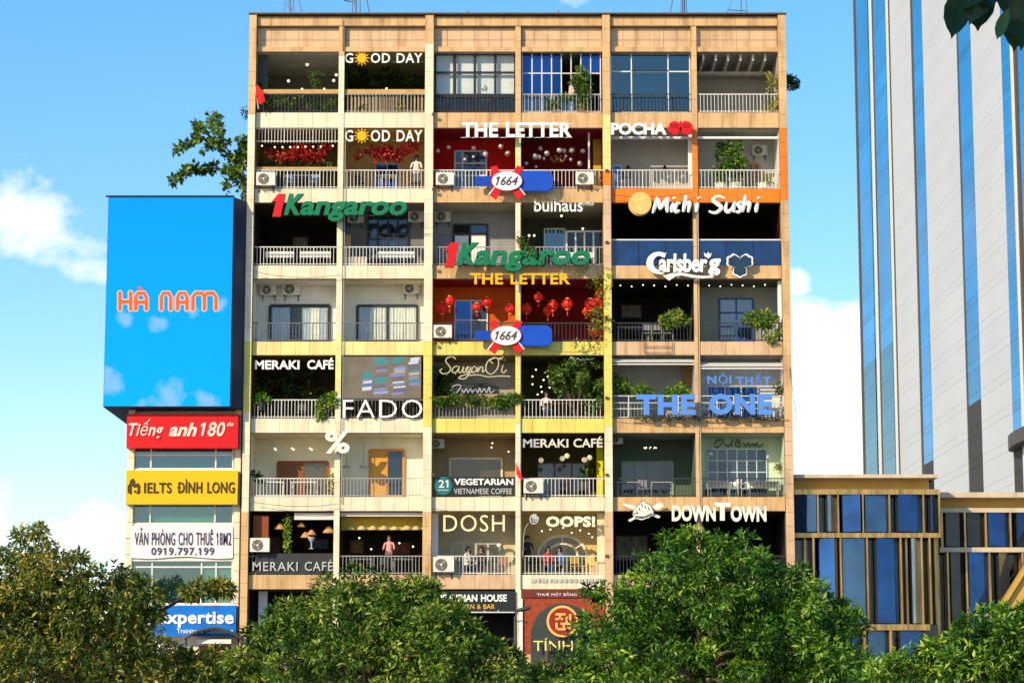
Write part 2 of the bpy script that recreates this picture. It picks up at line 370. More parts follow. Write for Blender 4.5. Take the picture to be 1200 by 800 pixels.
# ================================================================== MAIN BUILDING
BLD = empty('apartment_building', (0, 0, 0), 'wide tiled apartment block filled with café balconies, nine storeys of open bays behind the trees', 'building')
XC = [(-11.2, -10.9), (-7.39, -7.15), (-3.70, -3.34), (.146, .38), (3.85, 4.18), (7.65, 7.88), (11.35, 11.68)]
BANDS = [(132, 150), (221, 237.5), (311, 326.5), (400, 416), (490, 507), (582, 598.5), (673, 690), (766, 783)]
ZT = [Z_(a) for a, b in BANDS]; ZB = [Z_(b) for a, b in BANDS]; ZTOP = Z_(19)
OPENTOP = [Z_(60)] + ZB
BCOL = [[CREAM, CREAM, TAN, TAN, TAN, TAN], [CREAM, CREAM, TAN, TAN, ORNG, ORNG], [CREAM, CREAM, TAN, TAN, TAN, TAN], [PALEY, PALEY, YELL, YELL, PINK, PINK],
        [CREAM, CREAM, YELL, YELL, TAN, TAN], [CREAM, CREAM, CREAM, CREAM, TAN, TAN], [TAN, TAN, PINK, CREAM, PINK, PINK], [TAN] * 6]
TM = {}
def tile(name, x0, x1, y0, y1, z0, z1, m, parent):
    """a bevelled tile sharing mesh data with its alike pieces"""
    k = (name, round(x1 - x0, 2), round(y1 - y0, 3), round(z1 - z0, 2), m.name)
    if k not in TM:
        w, d, h = (x1 - x0) / 2, (y1 - y0), (z1 - z0) / 2; b = .007
        vs = [(-w, d, -h), (w, d, -h), (w, d, h), (-w, d, h), (-w, b, -h), (w, b, -h), (w, b, h), (-w, b, h), (-w + b, 0, -h + b), (w - b, 0, -h + b), (w - b, 0, h - b), (-w + b, 0, h - b)]
        fs = [(4, 5, 1, 0), (5, 6, 2, 1), (6, 7, 3, 2), (7, 4, 0, 3), (8, 9, 5, 4), (9, 10, 6, 5), (10, 11, 7, 6), (11, 8, 4, 7), (8, 11, 10, 9)]
        me = bpy.data.meshes.new(name); me.from_pydata(vs, [], fs); me.materials.append(m)
        TM[k] = me
    o = put(name, TM[k], ((x0 + x1) / 2, y0, (z0 + z1) / 2), parent)
    return o
GAP = .004
JOINT = mat('mortar_joint', (.34, .24, .15), .9, .2)
for r, (zt, zb) in enumerate(zip(ZT, ZB)):
    band = obj('floor_band', MB().box(XC[0][1], XC[6][0], .03, .24, zb, zt), JOINT, BLD)
    for c in range(6):
        x0 = XC[c][1]; x1 = XC[c + 1][0]
        # bands run across the slim columns, and stop at the piers
        if c % 2 == 0: x1 = (XC[c + 1][0] + XC[c + 1][1]) / 2
        else: x0 = (XC[c][0] + XC[c][1]) / 2
        n = 6; w = (x1 - x0) / n
        for i in range(n): tile('band_tile', x0 + i * w + GAP, x0 + (i + 1) * w - GAP, random.uniform(-.004, .004), .03, zb + .004, zt - .004, BCOL[r][c], band)
    box('floor_slab', XC[0][1] - .1, XC[6][0] + .1, .24, 9, zb + .005, zt - .06, CONC, BLD)
# piers and slim columns, colours by height
def pier_col(i, py):
    if i == 0: return TAN if py < 132 else CREAM if py < 400 else YELL if py < 490 else CREAM if py < 598 else TAN
    if i == 1: return TAN if py < 62 else CREAM if py < 400 else PALEY if py < 455 else CREAM
    if i == 2: return TAN if py < 56 else CREAM if py < 395 else YELL if py < 500 else CREAM if py < 598 else TAN
    if i == 3: return TAN if py < 150 else PALEY if py < 205 else TAN if py < 238 else CREAM if py < 334 else YELL if py < 500 else CREAM
    if i == 4: return TAN if py < 132 else PALEY if py < 198 else ORNG if py < 225 else PINK if py < 320 else YELL if py < 500 else CREAM if py < 600 else PINK
    if i == 5: return TAN if py < 150 else ORNG if py < 237 else TAN
    return TAN if py < 146 else ORNG if py < 237 else TAN if py < 500 else PINK
for i, (xa, xb) in enumerate(XC):
    major = i % 2 == 0; yf = -.25 if major else -.045
    if i == 2: yf = -.22
    p = box('pier' if major else 'slim_column', xa + .012, xb - .012, yf + .03, .3, 0.12, ZTOP - (.0 if major else Z_(19) - Z_(31)) - .01, JOINT, BLD)
    py = 19.5 if major else 31.5
    while py < 860:
        h = 17.2 if not major else 16.6; q = min(py + h, 872)
        tile('pier_tile' if major else 'column_tile', xa, xb, yf, yf + .03, Z_(q) + GAP, Z_(py) - GAP, pier_col(i, (py + q) / 2), p); py = q
    box('partition_wall', xa + .03, xb - .03, .3, 9, .12, ZTOP - .25, CONC if i in (0, 6) else GREYW, BLD)
# frieze, beam, coping
fr = box('frieze', XC[0][1], XC[6][0], .22, .4, Z_(60), Z_(31), JOINT, BLD)
bm_ = box('parapet_beam', XC[0][1], XC[6][0], -.02, .4, Z_(31) + .004, Z_(20), JOINT, BLD)
lt = box('lintel', XC[0][1], XC[6][0], .02, .215, Z_(60.5), Z_(55), TAN, BLD)
for c in range(6):
    x0 = XC[c][1]; x1 = XC[c + 1][0]; n = 6; w = (x1 - x0) / n
    for i in range(n):
        a, b = x0 + i * w + GAP, x0 + (i + 1) * w - GAP
        tile('frieze_tile', a, b, .2, .22, Z_(45.5), Z_(32), PINK, fr); tile('frieze_tile', a, b, .2, .22, Z_(55), Z_(46.1), PINK, fr)
        xx0 = x0 if c % 2 == 0 else (XC[c][0] + XC[c][1]) / 2; xx1 = x1 if c % 2 else (XC[c + 1][0] + XC[c + 1][1]) / 2; ww = (xx1 - xx0) / n
        tile('beam_tile', xx0 + i * ww + GAP, xx0 + (i + 1) * ww - GAP, -.05, -.02, Z_(31) + .01, Z_(20) - .01, TAN, bm_)
box('coping', XC[0][0] - .04, XC[6][1] + .04, -.3, 9.1, ZTOP + .02, ZTOP + .07, mat('dark_coping', (.16, .12, .09), .8, .3, 3), BLD)
box('roof', XC[0][0], XC[6][1], .4, 9, ZTOP - .5, ZTOP + .015, CONC, BLD)
box('rear_wall', XC[0][0], XC[6][1], 9, 9.2, .12, ZTOP, CONC, BLD)
box('side_wall', XC[6][1] - .2, XC[6][1] - .02, .3, 9, .12, ZTOP - .01, CONC, BLD); box('side_wall', XC[0][0] + .02, XC[0][0] + .2, .3, 9, .12, ZTOP - .01, CONC, BLD)

# interiors: (row, bay): depth, wall colour, ceiling colour, side-wall colour
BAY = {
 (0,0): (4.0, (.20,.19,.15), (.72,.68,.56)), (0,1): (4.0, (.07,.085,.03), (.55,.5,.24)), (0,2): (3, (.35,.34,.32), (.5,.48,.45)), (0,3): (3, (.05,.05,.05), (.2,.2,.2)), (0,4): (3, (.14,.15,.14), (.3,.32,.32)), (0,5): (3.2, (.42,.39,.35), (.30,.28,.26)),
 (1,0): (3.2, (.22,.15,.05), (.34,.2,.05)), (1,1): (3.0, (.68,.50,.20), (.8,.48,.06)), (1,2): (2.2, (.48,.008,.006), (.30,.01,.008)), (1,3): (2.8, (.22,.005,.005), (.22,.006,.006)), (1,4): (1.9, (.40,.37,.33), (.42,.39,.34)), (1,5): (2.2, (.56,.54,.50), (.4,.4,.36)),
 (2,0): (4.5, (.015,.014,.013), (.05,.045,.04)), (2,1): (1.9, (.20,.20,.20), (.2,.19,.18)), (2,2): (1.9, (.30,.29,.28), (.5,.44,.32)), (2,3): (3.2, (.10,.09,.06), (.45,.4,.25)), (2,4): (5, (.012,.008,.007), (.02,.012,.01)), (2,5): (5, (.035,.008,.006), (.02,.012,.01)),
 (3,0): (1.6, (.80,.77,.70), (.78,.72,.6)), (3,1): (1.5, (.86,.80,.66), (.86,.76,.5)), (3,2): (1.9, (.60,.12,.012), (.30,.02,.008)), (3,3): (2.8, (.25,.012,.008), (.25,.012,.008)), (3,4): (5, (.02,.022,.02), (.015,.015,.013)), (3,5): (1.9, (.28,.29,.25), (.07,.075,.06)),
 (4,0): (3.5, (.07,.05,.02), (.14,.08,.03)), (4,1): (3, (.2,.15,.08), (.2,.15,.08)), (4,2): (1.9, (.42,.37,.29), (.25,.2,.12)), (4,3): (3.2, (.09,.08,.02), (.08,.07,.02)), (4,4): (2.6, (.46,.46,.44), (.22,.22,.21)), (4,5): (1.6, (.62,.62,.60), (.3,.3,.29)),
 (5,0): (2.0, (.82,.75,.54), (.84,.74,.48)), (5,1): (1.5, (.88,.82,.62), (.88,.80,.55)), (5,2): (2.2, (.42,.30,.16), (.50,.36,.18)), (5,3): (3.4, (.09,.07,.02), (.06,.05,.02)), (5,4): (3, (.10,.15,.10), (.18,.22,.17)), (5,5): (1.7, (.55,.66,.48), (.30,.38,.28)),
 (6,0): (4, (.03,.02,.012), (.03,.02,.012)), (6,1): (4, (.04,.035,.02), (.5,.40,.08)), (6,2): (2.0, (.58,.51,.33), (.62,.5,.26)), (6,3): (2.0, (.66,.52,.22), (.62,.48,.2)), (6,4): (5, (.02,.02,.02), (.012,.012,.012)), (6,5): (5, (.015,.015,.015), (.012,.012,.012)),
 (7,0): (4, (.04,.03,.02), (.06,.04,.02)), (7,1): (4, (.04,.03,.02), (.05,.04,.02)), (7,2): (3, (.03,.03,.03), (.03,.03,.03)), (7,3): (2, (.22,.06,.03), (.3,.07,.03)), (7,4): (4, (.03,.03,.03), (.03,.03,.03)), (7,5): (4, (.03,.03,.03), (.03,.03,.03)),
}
SIDE = {(1,5): WHITEP, (3,5): WHITEP, (1,4): WHITEP}
def bay_x(c): return XC[c][1], XC[c + 1][0]
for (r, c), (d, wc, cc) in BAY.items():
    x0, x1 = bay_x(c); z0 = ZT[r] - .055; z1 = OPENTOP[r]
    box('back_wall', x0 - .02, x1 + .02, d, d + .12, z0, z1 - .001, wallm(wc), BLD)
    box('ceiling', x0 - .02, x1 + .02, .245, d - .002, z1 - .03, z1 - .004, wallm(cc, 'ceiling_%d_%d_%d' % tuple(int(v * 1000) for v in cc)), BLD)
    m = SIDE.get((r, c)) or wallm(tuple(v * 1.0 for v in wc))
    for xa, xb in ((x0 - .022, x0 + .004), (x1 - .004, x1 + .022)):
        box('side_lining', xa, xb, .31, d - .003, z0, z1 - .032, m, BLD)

# balcony railings ---------------------------------------------------
RW = mat('railing_white', (.72, .69, .62), .5, .15); RD = mat('railing_dark', (.05, .05, .055), .45, .2, metal=.3); RG = mat('railing_grey', (.36, .34, .31), .5, .2)
RM = mat('railing_mid_grey', (.15, .15, .15), .5, .2)
RAIL = {(0,0): RD, (0,1): RG, (0,2): RD, (0,3): RG, (0,4): RD, (0,5): RW, (1,0): RW, (1,1): RW, (1,2): RW, (1,3): RW, (1,4): RW, (1,5): RW, (2,0): RW, (2,1): RW, (2,2): RG, (2,3): RG,
        (3,0): RM, (3,1): RM, (3,2): RD, (3,3): RD, (3,4): RD, (3,5): RD, (4,0): RW, (4,1): RM, (4,2): RG, (4,3): RW, (5,0): RW, (5,1): RG, (5,2): RG, (5,3): RW, (5,4): RD, (5,5): RD,
        (6,0): RG, (6,1): RG, (6,2): RW, (6,3): RW, (6,4): RD, (6,5): RD}
def railing(r, c, m, h=None, y=.09, sp_=.135, rad=.011, x0=None, x1=None, z0=None, name='balcony_railing'):
    a, b = bay_x(c); x0 = a if x0 is None else x0; x1 = b if x1 is None else x1
    z0 = ZT[r] if z0 is None else z0; h = h or (Z_(BANDS[r][0] - 22.5) - ZT[r])
    o = obj(name, MB().box(x0, x1, y - .022, y + .022, z0 + h - .04, z0 + h).box(x0, x1, y - .015, y + .015, z0 + .06, z0 + .09), m, BLD)
    mb = MB(); n = int((x1 - x0) / sp_)
    for i in range(1, n):
        x = x0 + (x1 - x0) * i / n; rr = rad * (1.6 if i % 9 == 0 else 1); mb.box(x - rr, x + rr, y - rr, y + rr, z0 + .002, z0 + h - .041)
    setp(obj('balusters', mb, m, o), kind='stuff'); return o
for (r, c), m in RAIL.items(): railing(r, c, m, sp_={0: .15, 1: .15}.get(r, .14) if c != 3 else .155, rad=.0115)
# upper grille of the second storey's first bay
railing(1, 0, RW, h=ZB[0] - Z_(167), z0=Z_(167), y=.10, name='upper_grille')

# windows and doors --------------------------------------------------
CURT = mat('cream_curtain', (.82, .76, .62), .85, .3, 6, streak=True); CURTB = mat('pale_blue_curtain', (.50, .54, .56), .85, .35, 6, streak=True)
CLEAR = glass_clear('clear_glass', (.93, .96, .97), .02); CLEARB = glass_clear('blue_clear_glass', (.22, .42, .55), .12)
BLUEG = glass_tint('blue_glass', (.008, .06, .22), .06, .6); TEALG = glass_clear('teal_clear_glass', (.50, .68, .66), .10)
WARMG = glass_tint('warm_dark_glass', (.10, .07, .04), .08, .4)
def window(bx, Y, cols, rows, fm, gm, t=.05, name='window', back=None, depth=.1, rowpx=None, colpx=None):
    a = W(bx[0], bx[3], Y - depth); b = W(bx[2], bx[1], Y - depth); x0, x1, z0, z1 = a.x, b.x, a.z, b.z; y0 = Y - depth
    xs = [x0 + (x1 - x0) * i / cols for i in range(cols + 1)] if colpx is None else [X_(p, (bx[1] + bx[3]) / 2, y0) for p in colpx]
    zs = [z0 + (z1 - z0) * i / rows for i in range(rows + 1)] if rowpx is None else [Z_(p, y0) for p in rowpx]
    mb = MB(); 
    for i, x in enumerate(xs): mb.box(x - t / 2, x + t / 2, y0, Y - .002, z0, z1)
    for i, z in enumerate(zs): mb.box(x0, x1, y0 + .006, Y - .004, z - t / 2, z + t / 2)
    w = obj(name, mb, fm, BLD)
    k = 0
    for i in range(len(xs) - 1):
        for j in range(len(zs) - 1):
            g = gm[k % len(gm)] if isinstance(gm, list) else gm; k += 1
            if g is None: continue
            box('pane', xs[i] + t / 2 - .002, xs[i + 1] - t / 2 + .002, y0 + .03, y0 + .045, zs[j] + t / 2 - .002, zs[j + 1] - t / 2 + .002, g, w)
    if back is not None:
        bm2 = back if isinstance(back, list) else [back]; n = len(bm2)
        for i, q in enumerate(bm2):
            if q is None: continue
            xa = x0 + (x1 - x0) * i / n + .01; xb = x0 + (x1 - x0) * (i + 1) / n - .01
            if q in (CURT, CURTB):       # pleated curtain
                mb = MB(); m_ = max(6, int((xb - xa) / .06)); vs = []
                for s in range(m_ + 1):
                    x = xa + (xb - xa) * s / m_; yy = Y - .03 + (.014 if s % 2 else -.014); vs += [(x, yy, z0 + .03), (x, yy, z1 - .03)]
                mb.add(vs, [(2 * s, 2 * s + 2, 2 * s + 3, 2 * s + 1) for s in range(m_)]); obj('curtain', mb, q, w)
            else: box('backing_panel', xa, xb, Y - .02, Y - .006, z0 + .02, z1 - .02, q, w)
    return w
def yw(r, c): return BAY[(r, c)][0]
BROWN = mat('brown_wood', (.20, .07, .02), .5, .3, 3, streak=True); ORW = mat('orange_wood', (.62, .25, .05), .45, .2, 3, streak=True)
BLUED = mat('blue_paint', (.03, .09, .24), .5, .15); GREENF = mat('grey_green_frame', (.30, .36, .28), .5, .1)
# row 1
window((510, 63, 603.5, 131.5), .45, 4, 3, DARKM, CLEAR, .09, rowpx=(131.5, 113, 85, 63))
for q, (a, b) in enumerate(((511, 531), (534, 555), (558, 579), (582, 603))): box('roller_blind', X_(a, 90, .62), X_(b, 90, .62), .6, .62, Z_(111, .62), Z_(61, .62), mat('white_blind', (.78, .74, .66), .8, .12, 2), BLD)
window((612, 63, 703.5, 131.5), .45, 8, 3, WHITEM, [CLEARB, BLUEG, BLUEG, CLEARB, BLUEG, BLUEG, CLEARB, BLUEG, BLUEG, CLEARB, BLUEG, BLUEG, CLEARB, None, None, CLEARB, None, None, None, None, BLUEG, None, None, BLUEG], .045, rowpx=(131.5, 111, 86, 62))
window((716, 63, 808.5, 131.5), .45, 3, 2, WHITEM, TEALG, .05, colpx=(716, 740, 783, 808.5), rowpx=(131.5, 84, 63))
box('glazing_bar', X_(740, 84, .4), X_(783, 84, .4), .33, .36, Z_(84.5, .4), Z_(83, .4), DARKM, BLD)
o = box('sliding_window', X_(741, 84, .7), X_(782, 84, .7), .7, .74, Z_(131, .7), Z_(84, .7), TEALG, BLD)
# timber beam above the railings of the first two bays
for c in (0, 1): box('timber_beam', bay_x(c)[0], bay_x(c)[1], .12, .3, Z_(109), Z_(104), mat('pale_timber', (.55, .33, .12), .6, .2, 4), BLD)
for k in range(22): box('timber_slat', bay_x(1)[0] + .1 + k * .158, bay_x(1)[0] + .19 + k * .158, .2, .23, ZT[0], Z_(111), mat('slat_timber', (.42, .28, .13), .7, .3, 4, rnd=.3), BLD)
box('grey_screen', X_(303, 80, .6), X_(314, 80, .6), .5, .56, Z_(104, .6), Z_(63, .6), mat('grey_sheet', (.07, .07, .06), .6), BLD)
# pergola fins in the last bay
for k in range(7):
    xx = 820 + k * 14.5
    a = W(xx + 4, 61.5, .5); mb = MB(); p0 = Vector((a.x, .5, OPENTOP[0] - .05)); p1 = Vector((a.x - .05, 2.6, OPENTOP[0] - .05))
    mb.box(a.x - .04, a.x + .04, .4, 3.15, OPENTOP[0] - .3, OPENTOP[0] - .035); obj('pergola_fin', mb, WHITEM, BLD)
box('ceiling_beam', bay_x(5)[0], bay_x(5)[1], 2.2, 2.5, OPENTOP[0] - .42, OPENTOP[0] - .31, GREYW, BLD)
# row 2
for c in (4, 5): box('white_beam', bay_x(c)[0], bay_x(c)[1], .25, .4, Z_(161), Z_(158.5), WHITEP, BLD)
box('timber_beam', bay_x(0)[0], bay_x(0)[1], .12, .25, Z_(197.5), Z_(195), mat('pale_timber', (0, 0, 0)), BLD)
window((440, 192, 467, 220), yw(1, 1), 2, 2, WHITEM, BLUEG)
window((533, 177, 570, 220), yw(1, 2), 2, 3, GREYW, DARKGL, .07, colpx=(533, 542, 570))
window((718, 194, 728, 218), yw(1, 4), 1, 2, WHITEM, BLUEG)
window((869, 192, 890, 220), yw(1, 5), 3, 1, ORW, WARMG, .09, 'door')
box('glass_screen_edge', X_(689, 180, .9), X_(691, 180, .9), .7, .95, Z_(199, .9), Z_(152, .9), WHITEM, BLD)
box('yellow_side_wall', X_(695, 180, 2), bay_x(3)[1], 1.9, 2.0, ZT[1], ZB[0] - .04, mat('ochre_wall', (.62, .42, .04), .8), BLD)
# row 3
window((431, 250, 478, 310), yw(2, 1), 4, 2, DARKM, DARKGL, .08, 'door', back=[BLACK, CURTB, CURTB, BLACK])
window((531, 263, 571, 310), yw(2, 2), 2, 2, DARKM, [BLACK, BLACK, DARKGL, DARKGL], .07, 'door', rowpx=(310, 274, 263), back=None)
for a, b in ((533, 549), (552, 569)): box('door_panel', X_(a, 290, 1.75), X_(b, 290, 1.75), 1.7, 1.74, Z_(309, 1.75), Z_(276, 1.75), WHITEP, BLD)
window((638, 268, 662, 310), 2.4, 1, 1, WHITEM, TEALG); window((664, 271, 706, 310), 1.9, 4, 1, WHITEM, CLEAR, .07)
for c in (4, 5):   # blue glass balustrade panels
    x0, x1 = bay_x(c); n = 3
    fr_ = box('glass_balustrade', x0, x1, .04, .09, Z_(281.5), Z_(280), WHITEM, BLD)
    for i in range(n): box('glass_panel', x0 + (x1 - x0) * i / n + .01, x0 + (x1 - x0) * (i + 1) / n - .01, .055, .075, ZT[2] + .002, Z_(281.6), mat('deep_blue_glass', (.004, .032, .12), .12, .5, 1.2, metal=.0, spec=.6), fr_)
# row 4
window((316, 358, 386, 400), yw(3, 0), 2, 1, DARKM, CLEAR, .13, 'sliding_door', back=[CURTB, CURTB, BLACK, CURTB, CURT, CURTB])
window((418.5, 358, 489, 400), yw(3, 1), 2, 1, DARKM, CLEAR, .1, 'sliding_door', back=[CURTB, CURT, CURT, CURT, CURT])
window((533, 352, 571, 398), yw(3, 2), 2, 2, WHITEM, [BLUEG, BLUEG, DARKGL, DARKGL], .05, 'door')
window((844, 350, 882, 399), yw(3, 5), 2, 3, BLUED, [CLEARB], .07, 'door', back=[CURTB, CURTB])
# row 5
window((830, 453, 888, 489), yw(4, 5), 3, 2, WHITEM, BLUEG)
box('tan_corner_wall', X_(800, 440, 2.3), bay_x(4)[1], 2.1, 2.3, ZT[4], ZB[3] - .05, mat('tan_wall', (.42, .24, .1), .8), BLD)
# row 6
window((325, 541, 384, 581), yw(5, 0), 2, 1, mat('red_brown_wood', (.28, .06, .012), .5, .2), [BROWN, WARMG], .09, 'sliding_door')
window((433, 527, 473, 581), yw(5, 1), 2, 1, ORW, [mat('amber_panel', (.66, .33, .04), .5), DARKGL], .1, 'door')
window((527, 537, 588, 580), yw(5, 2), 1, 1, CREAM, WARMG, .09)
window((630, 542, 690, 580), yw(5, 3), 3, 1, BROWN, DARKGL, .06)
window((729, 541, 788, 580), yw(5, 4), 4, 1, GREENF, DARKGL, .09)
window((829.5, 526, 898, 580), yw(5, 5), 6, 4, mat('pale_frame', (.62, .70, .66), .5), DARKGL, .035)
box('yellow_wall', X_(699, 540, 1.8), bay_x(3)[1], 1.6, 1.8, ZT[5], ZB[4] - .05, mat('bright_yellow_wall', (.75, .66, .01), .8), BLD)
# row 7
window((529, 636, 586, 672), yw(6, 2), 4, 1, mat('grey_frame', (.5, .48, .4), .5), WARMG, .1)
box('brown_screen', X_(297, 625, .5), X_(315, 625, .5), .35, .4, Z_(634, .5), Z_(604, .5), mat('red_brown_wood', (0, 0, 0)), BLD)
box('white_valance', X_(345, 604, .3), bay_x(0)[1], .26, .3, Z_(608), Z_(600), mat('pink_white_cloth', (.82, .70, .64), .8), BLD)
box('white_valance', bay_x(1)[0], bay_x(1)[1], .26, .3, Z_(604), Z_(600), mat('pink_white_cloth', (0, 0, 0)), BLD)
box('yellow_bulkhead', bay_x(1)[0], bay_x(1)[1], .9, 1.0, Z_(621, .9), ZB[5] - .04, mat('ochre_wall', (0, 0, 0)), BLD)
mb = MB(); mb.box(X_(300, 650, .06), bay_x(0)[1], .03, .06, Z_(672), Z_(648)); obj('dark_sign_panel', mb, mat('charcoal_panel', (.035, .036, .035), .6), BLD)
box('side_pilaster', bay_x(2)[0], bay_x(2)[0] + .26, .5, .9, ZT[6], ZB[5] - .04, WHITEP, BLD); box('side_pilaster', bay_x(3)[1] - .3, bay_x(3)[1], .5, .9, ZT[6], ZB[5] - .04, CREAM, BLD)
box('side_pilaster', bay_x(5)[1] - .12, bay_x(5)[1], .35, .6, ZT[3], ZB[2] - .04, WHITEP, BLD); box('side_pilaster', bay_x(4)[1] - .14, bay_x(4)[1], .35, .6, ZT[1], ZB[0] - .04, WHITEP, BLD)
# arched window, row 7 bay 4
ya = yw(6, 3); ctr = W(659, 652, ya - .05); rr = 1.02
w = obj('arched_window', MB().prism([(ctr.x + rr * math.cos(R(a)), ctr.z + rr * .86 * math.sin(R(a))) for a in range(0, 181, 10)] + [(ctr.x - rr, ZT[6]), (ctr.x + rr, ZT[6])], ya - .05, ya - .004), mat('warm_dark_glass', (0, 0, 0)), BLD)
def arc_strip(r0, r1, n=18, a0=0, a1=180):
    mb = MB(); 
    for i in range(n):
        t0, t1 = R(a0 + (a1 - a0) * i / n), R(a0 + (a1 - a0) * (i + 1) / n)
        mb.prism([(ctr.x + r0 * math.cos(t0), ctr.z + r0 * .86 * math.sin(t0)), (ctr.x + r1 * math.cos(t0), ctr.z + r1 * .86 * math.sin(t0)), (ctr.x + r1 * math.cos(t1), ctr.z + r1 * .86 * math.sin(t1)), (ctr.x + r0 * math.cos(t1), ctr.z + r0 * .86 * math.sin(t1))], ya - .1, ya - .05)
    return mb
obj('frame', arc_strip(rr * .95, rr * 1.07), CREAM, w); obj('frame', arc_strip(rr * .58, rr * .67), CREAM, w)
for a in (36, 90, 144): obj('glazing_bar', MB().tube([(ctr.x + rr * .62 * math.cos(R(a)), ya - .08, ctr.z + rr * .54 * math.sin(R(a))), (ctr.x + rr * math.cos(R(a)), ya - .08, ctr.z + rr * .86 * math.sin(R(a)))], .04, 4), CREAM, w)
for k in range(5): box('glazing_bar', ctr.x - rr + k * rr / 2 - .03, ctr.x - rr + k * rr / 2 + .03, ya - .1, ya - .05, ZT[6], ctr.z - .001, CREAM, w)
# awning slats of row 5
for c, x0p, x1p, ya_ in ((4, 719, 812, 419), (5, 822, 917, 424)):
    aw = box('slatted_awning', bay_x(c)[0], bay_x(c)[1], .05, .1, Z_(ya_ + 8), Z_(ya_ + 6.5), WHITEM, BLD)
    for k in range(4): box('slat', bay_x(c)[0], bay_x(c)[1], -.02 + k * .14, .04 + k * .14 + .03, Z_(ya_ + 5.2 - k * 1.6), Z_(ya_ + 4.5 - k * 1.6), WHITEM, aw)
# white rail frames of row 5, right
for c in (4, 5):
    mb = MB(); x0, x1 = bay_x(c)
    for py in (463, 471, 478, 488): mb.box(x0, x1, .06, .1, Z_(py + .9), Z_(py))
    for k in range(6): mb.box(x0 + (x1 - x0) * k / 5 - .02, x0 + (x1 - x0) * k / 5 + .02, .061, .099, ZT[4], Z_(463))
    obj('balcony_railing', mb, RW, BLD)
    mb = MB(); 
    for k in range(24): x = x0 + (x1 - x0) * (k + .5) / 24; mb.box(x - .01, x + .01, .1, .12, ZT[4], Z_(471))
    setp(obj('balusters', mb, RG, BLD), kind='stuff')
# ground-floor shop fronts behind the trees
box('brick_surround', *bay_x(3), .02, .2, 3.2, ZB[6] - .01, mat('red_brick', (.34, .06, .022), .8, .35, 6), BLD)
cx = X_(659, 740, 0); zc = Z_(745)
obj('arched_doorway', MB().prism([(cx + 1.3 * math.cos(R(a)), zc + 1.35 * math.sin(R(a))) for a in range(0, 181, 12)] + [(cx - 1.3, 2.7), (cx + 1.3, 2.7)], -.03, .02), mat('dark_green_glass', (.05, .06, .055), .25), BLD)
box('sign_fascia', *bay_x(3), -.04, .02, Z_(700), Z_(691), mat('dark_red_board', (.16, .03, .02), .6), BLD)
for c in range(6): box('shop_glazing', *bay_x(c), .3, .36, .12, ZT[7] - .7, DARKGL, BLD)
box('white_post', X_(609, 730, -.05), X_(612.5, 730, -.05), -.08, -.02, .12, Z_(701), WHITEP, BLD)
box('entrance_pillar', X_(303, 720, 1.0), X_(313, 720, 1.0), .9, 1.2, ZT[7], ZB[6] - .03, WHITEP, BLD)
box('sill_strip', *bay_x(0), -.01, .03, ZT[5], ZT[5] + .03, WHITEM, BLD)
# rain pipes beside the piers
for (px, a, b) in ((508, 20, 670), (714, 20, 600), (402, 20, 60)):
    obj('rain_pipe', MB().tube([(X_(px, 60), -.06, Z_(a + 4)), (X_(px, 60), -.06, Z_(b))], .035, 8), mat('brown_pipe', (.30, .20, .11), .6, .2), BLD)

WR = mat('black_cable', (.02, .02, .02), .6)
for (x0, y0, x1, y1, sg) in ((408, 268, 505, 274, 3), (508, 274, 604, 275, 2), (620, 228, 704, 240, 4), (298, 318, 398, 322, 5), (610, 402, 705, 410, 6), (716, 488, 925, 492, 5), (925, 430, 934, 492, 0), (508, 596, 604, 600, 3), (716, 228, 810, 226, 4), (298, 588, 396, 590, 4)):
    pts = [W(x0 + (x1 - x0) * t / 8, y0 + (y1 - y0) * t / 8 + sg * (1 - (t / 4 - 1) ** 2), -.3) for t in range(9)]; obj('loose_cable', MB().tube(pts, .012, 4), WR, BLD)
for px, a, b in ((403.5, 150, 590), (816.5, 240, 690), (609.8, 240, 690)): obj('conduit', MB().tube([(X_(px, 300), -.07, Z_(a)), (X_(px, 300), -.07, Z_(b))], .018, 6), mat('grey_conduit', (.35, .33, .3), .6), BLD)
for py, px in ((134, 505), (222, 505), (312, 505), (401, 505), (200, 708), (284, 708), (374, 708), (466, 708), (556, 708), (651, 708), (652, 609), (556, 505)): p = W(px + 3, py, -.26); box('bracket_box', p.x - .06, p.x + .06, -.34, -.252, p.z - .05, p.z + .05, mat('rusty_box', (.12, .06, .035), .8), BLD)

# ================================================================== LEFT BUILDING
LB = empty('office_building', (X_(215, 600, .1), .1, .12), 'narrow cream office building left of the café block, hung with stacked shop signs', 'building')
lx0, lx1 = X_(148, 550, 0), X_(281.5, 550, 0); LZT = Z_(262, .2)
box('wall', lx0, lx1, .35, 8, .12, LZT, mat('cream_plaster', (.74, .66, .52), .7, .08, stain=.3), LB)
for (a, b) in ((484, 525), (549, 591), (613, 657), (707, 744)): box('spandrel', lx0, lx1, .05, .35, Z_(b), Z_(a), mat('white_plaster', (.80, .75, .64), .7, .06, stain=.25), LB)
for xa, xb in ((148, 156), (273.5, 281.5)): 
    z = Z_(745)
    for k in range(14):
        z2 = z + (Z_(480) - Z_(745)) / 14; tile('pilaster_tile', X_(xa, 600, 0) + .01, X_(xb, 600, 0) - .01, .0, .05, z + .01, z2 - .01, CREAM, LB); z = z2
    box('pilaster', X_(xa, 600, 0), X_(xb, 600, 0), .05, .4, .12, Z_(480), CREAM, LB)
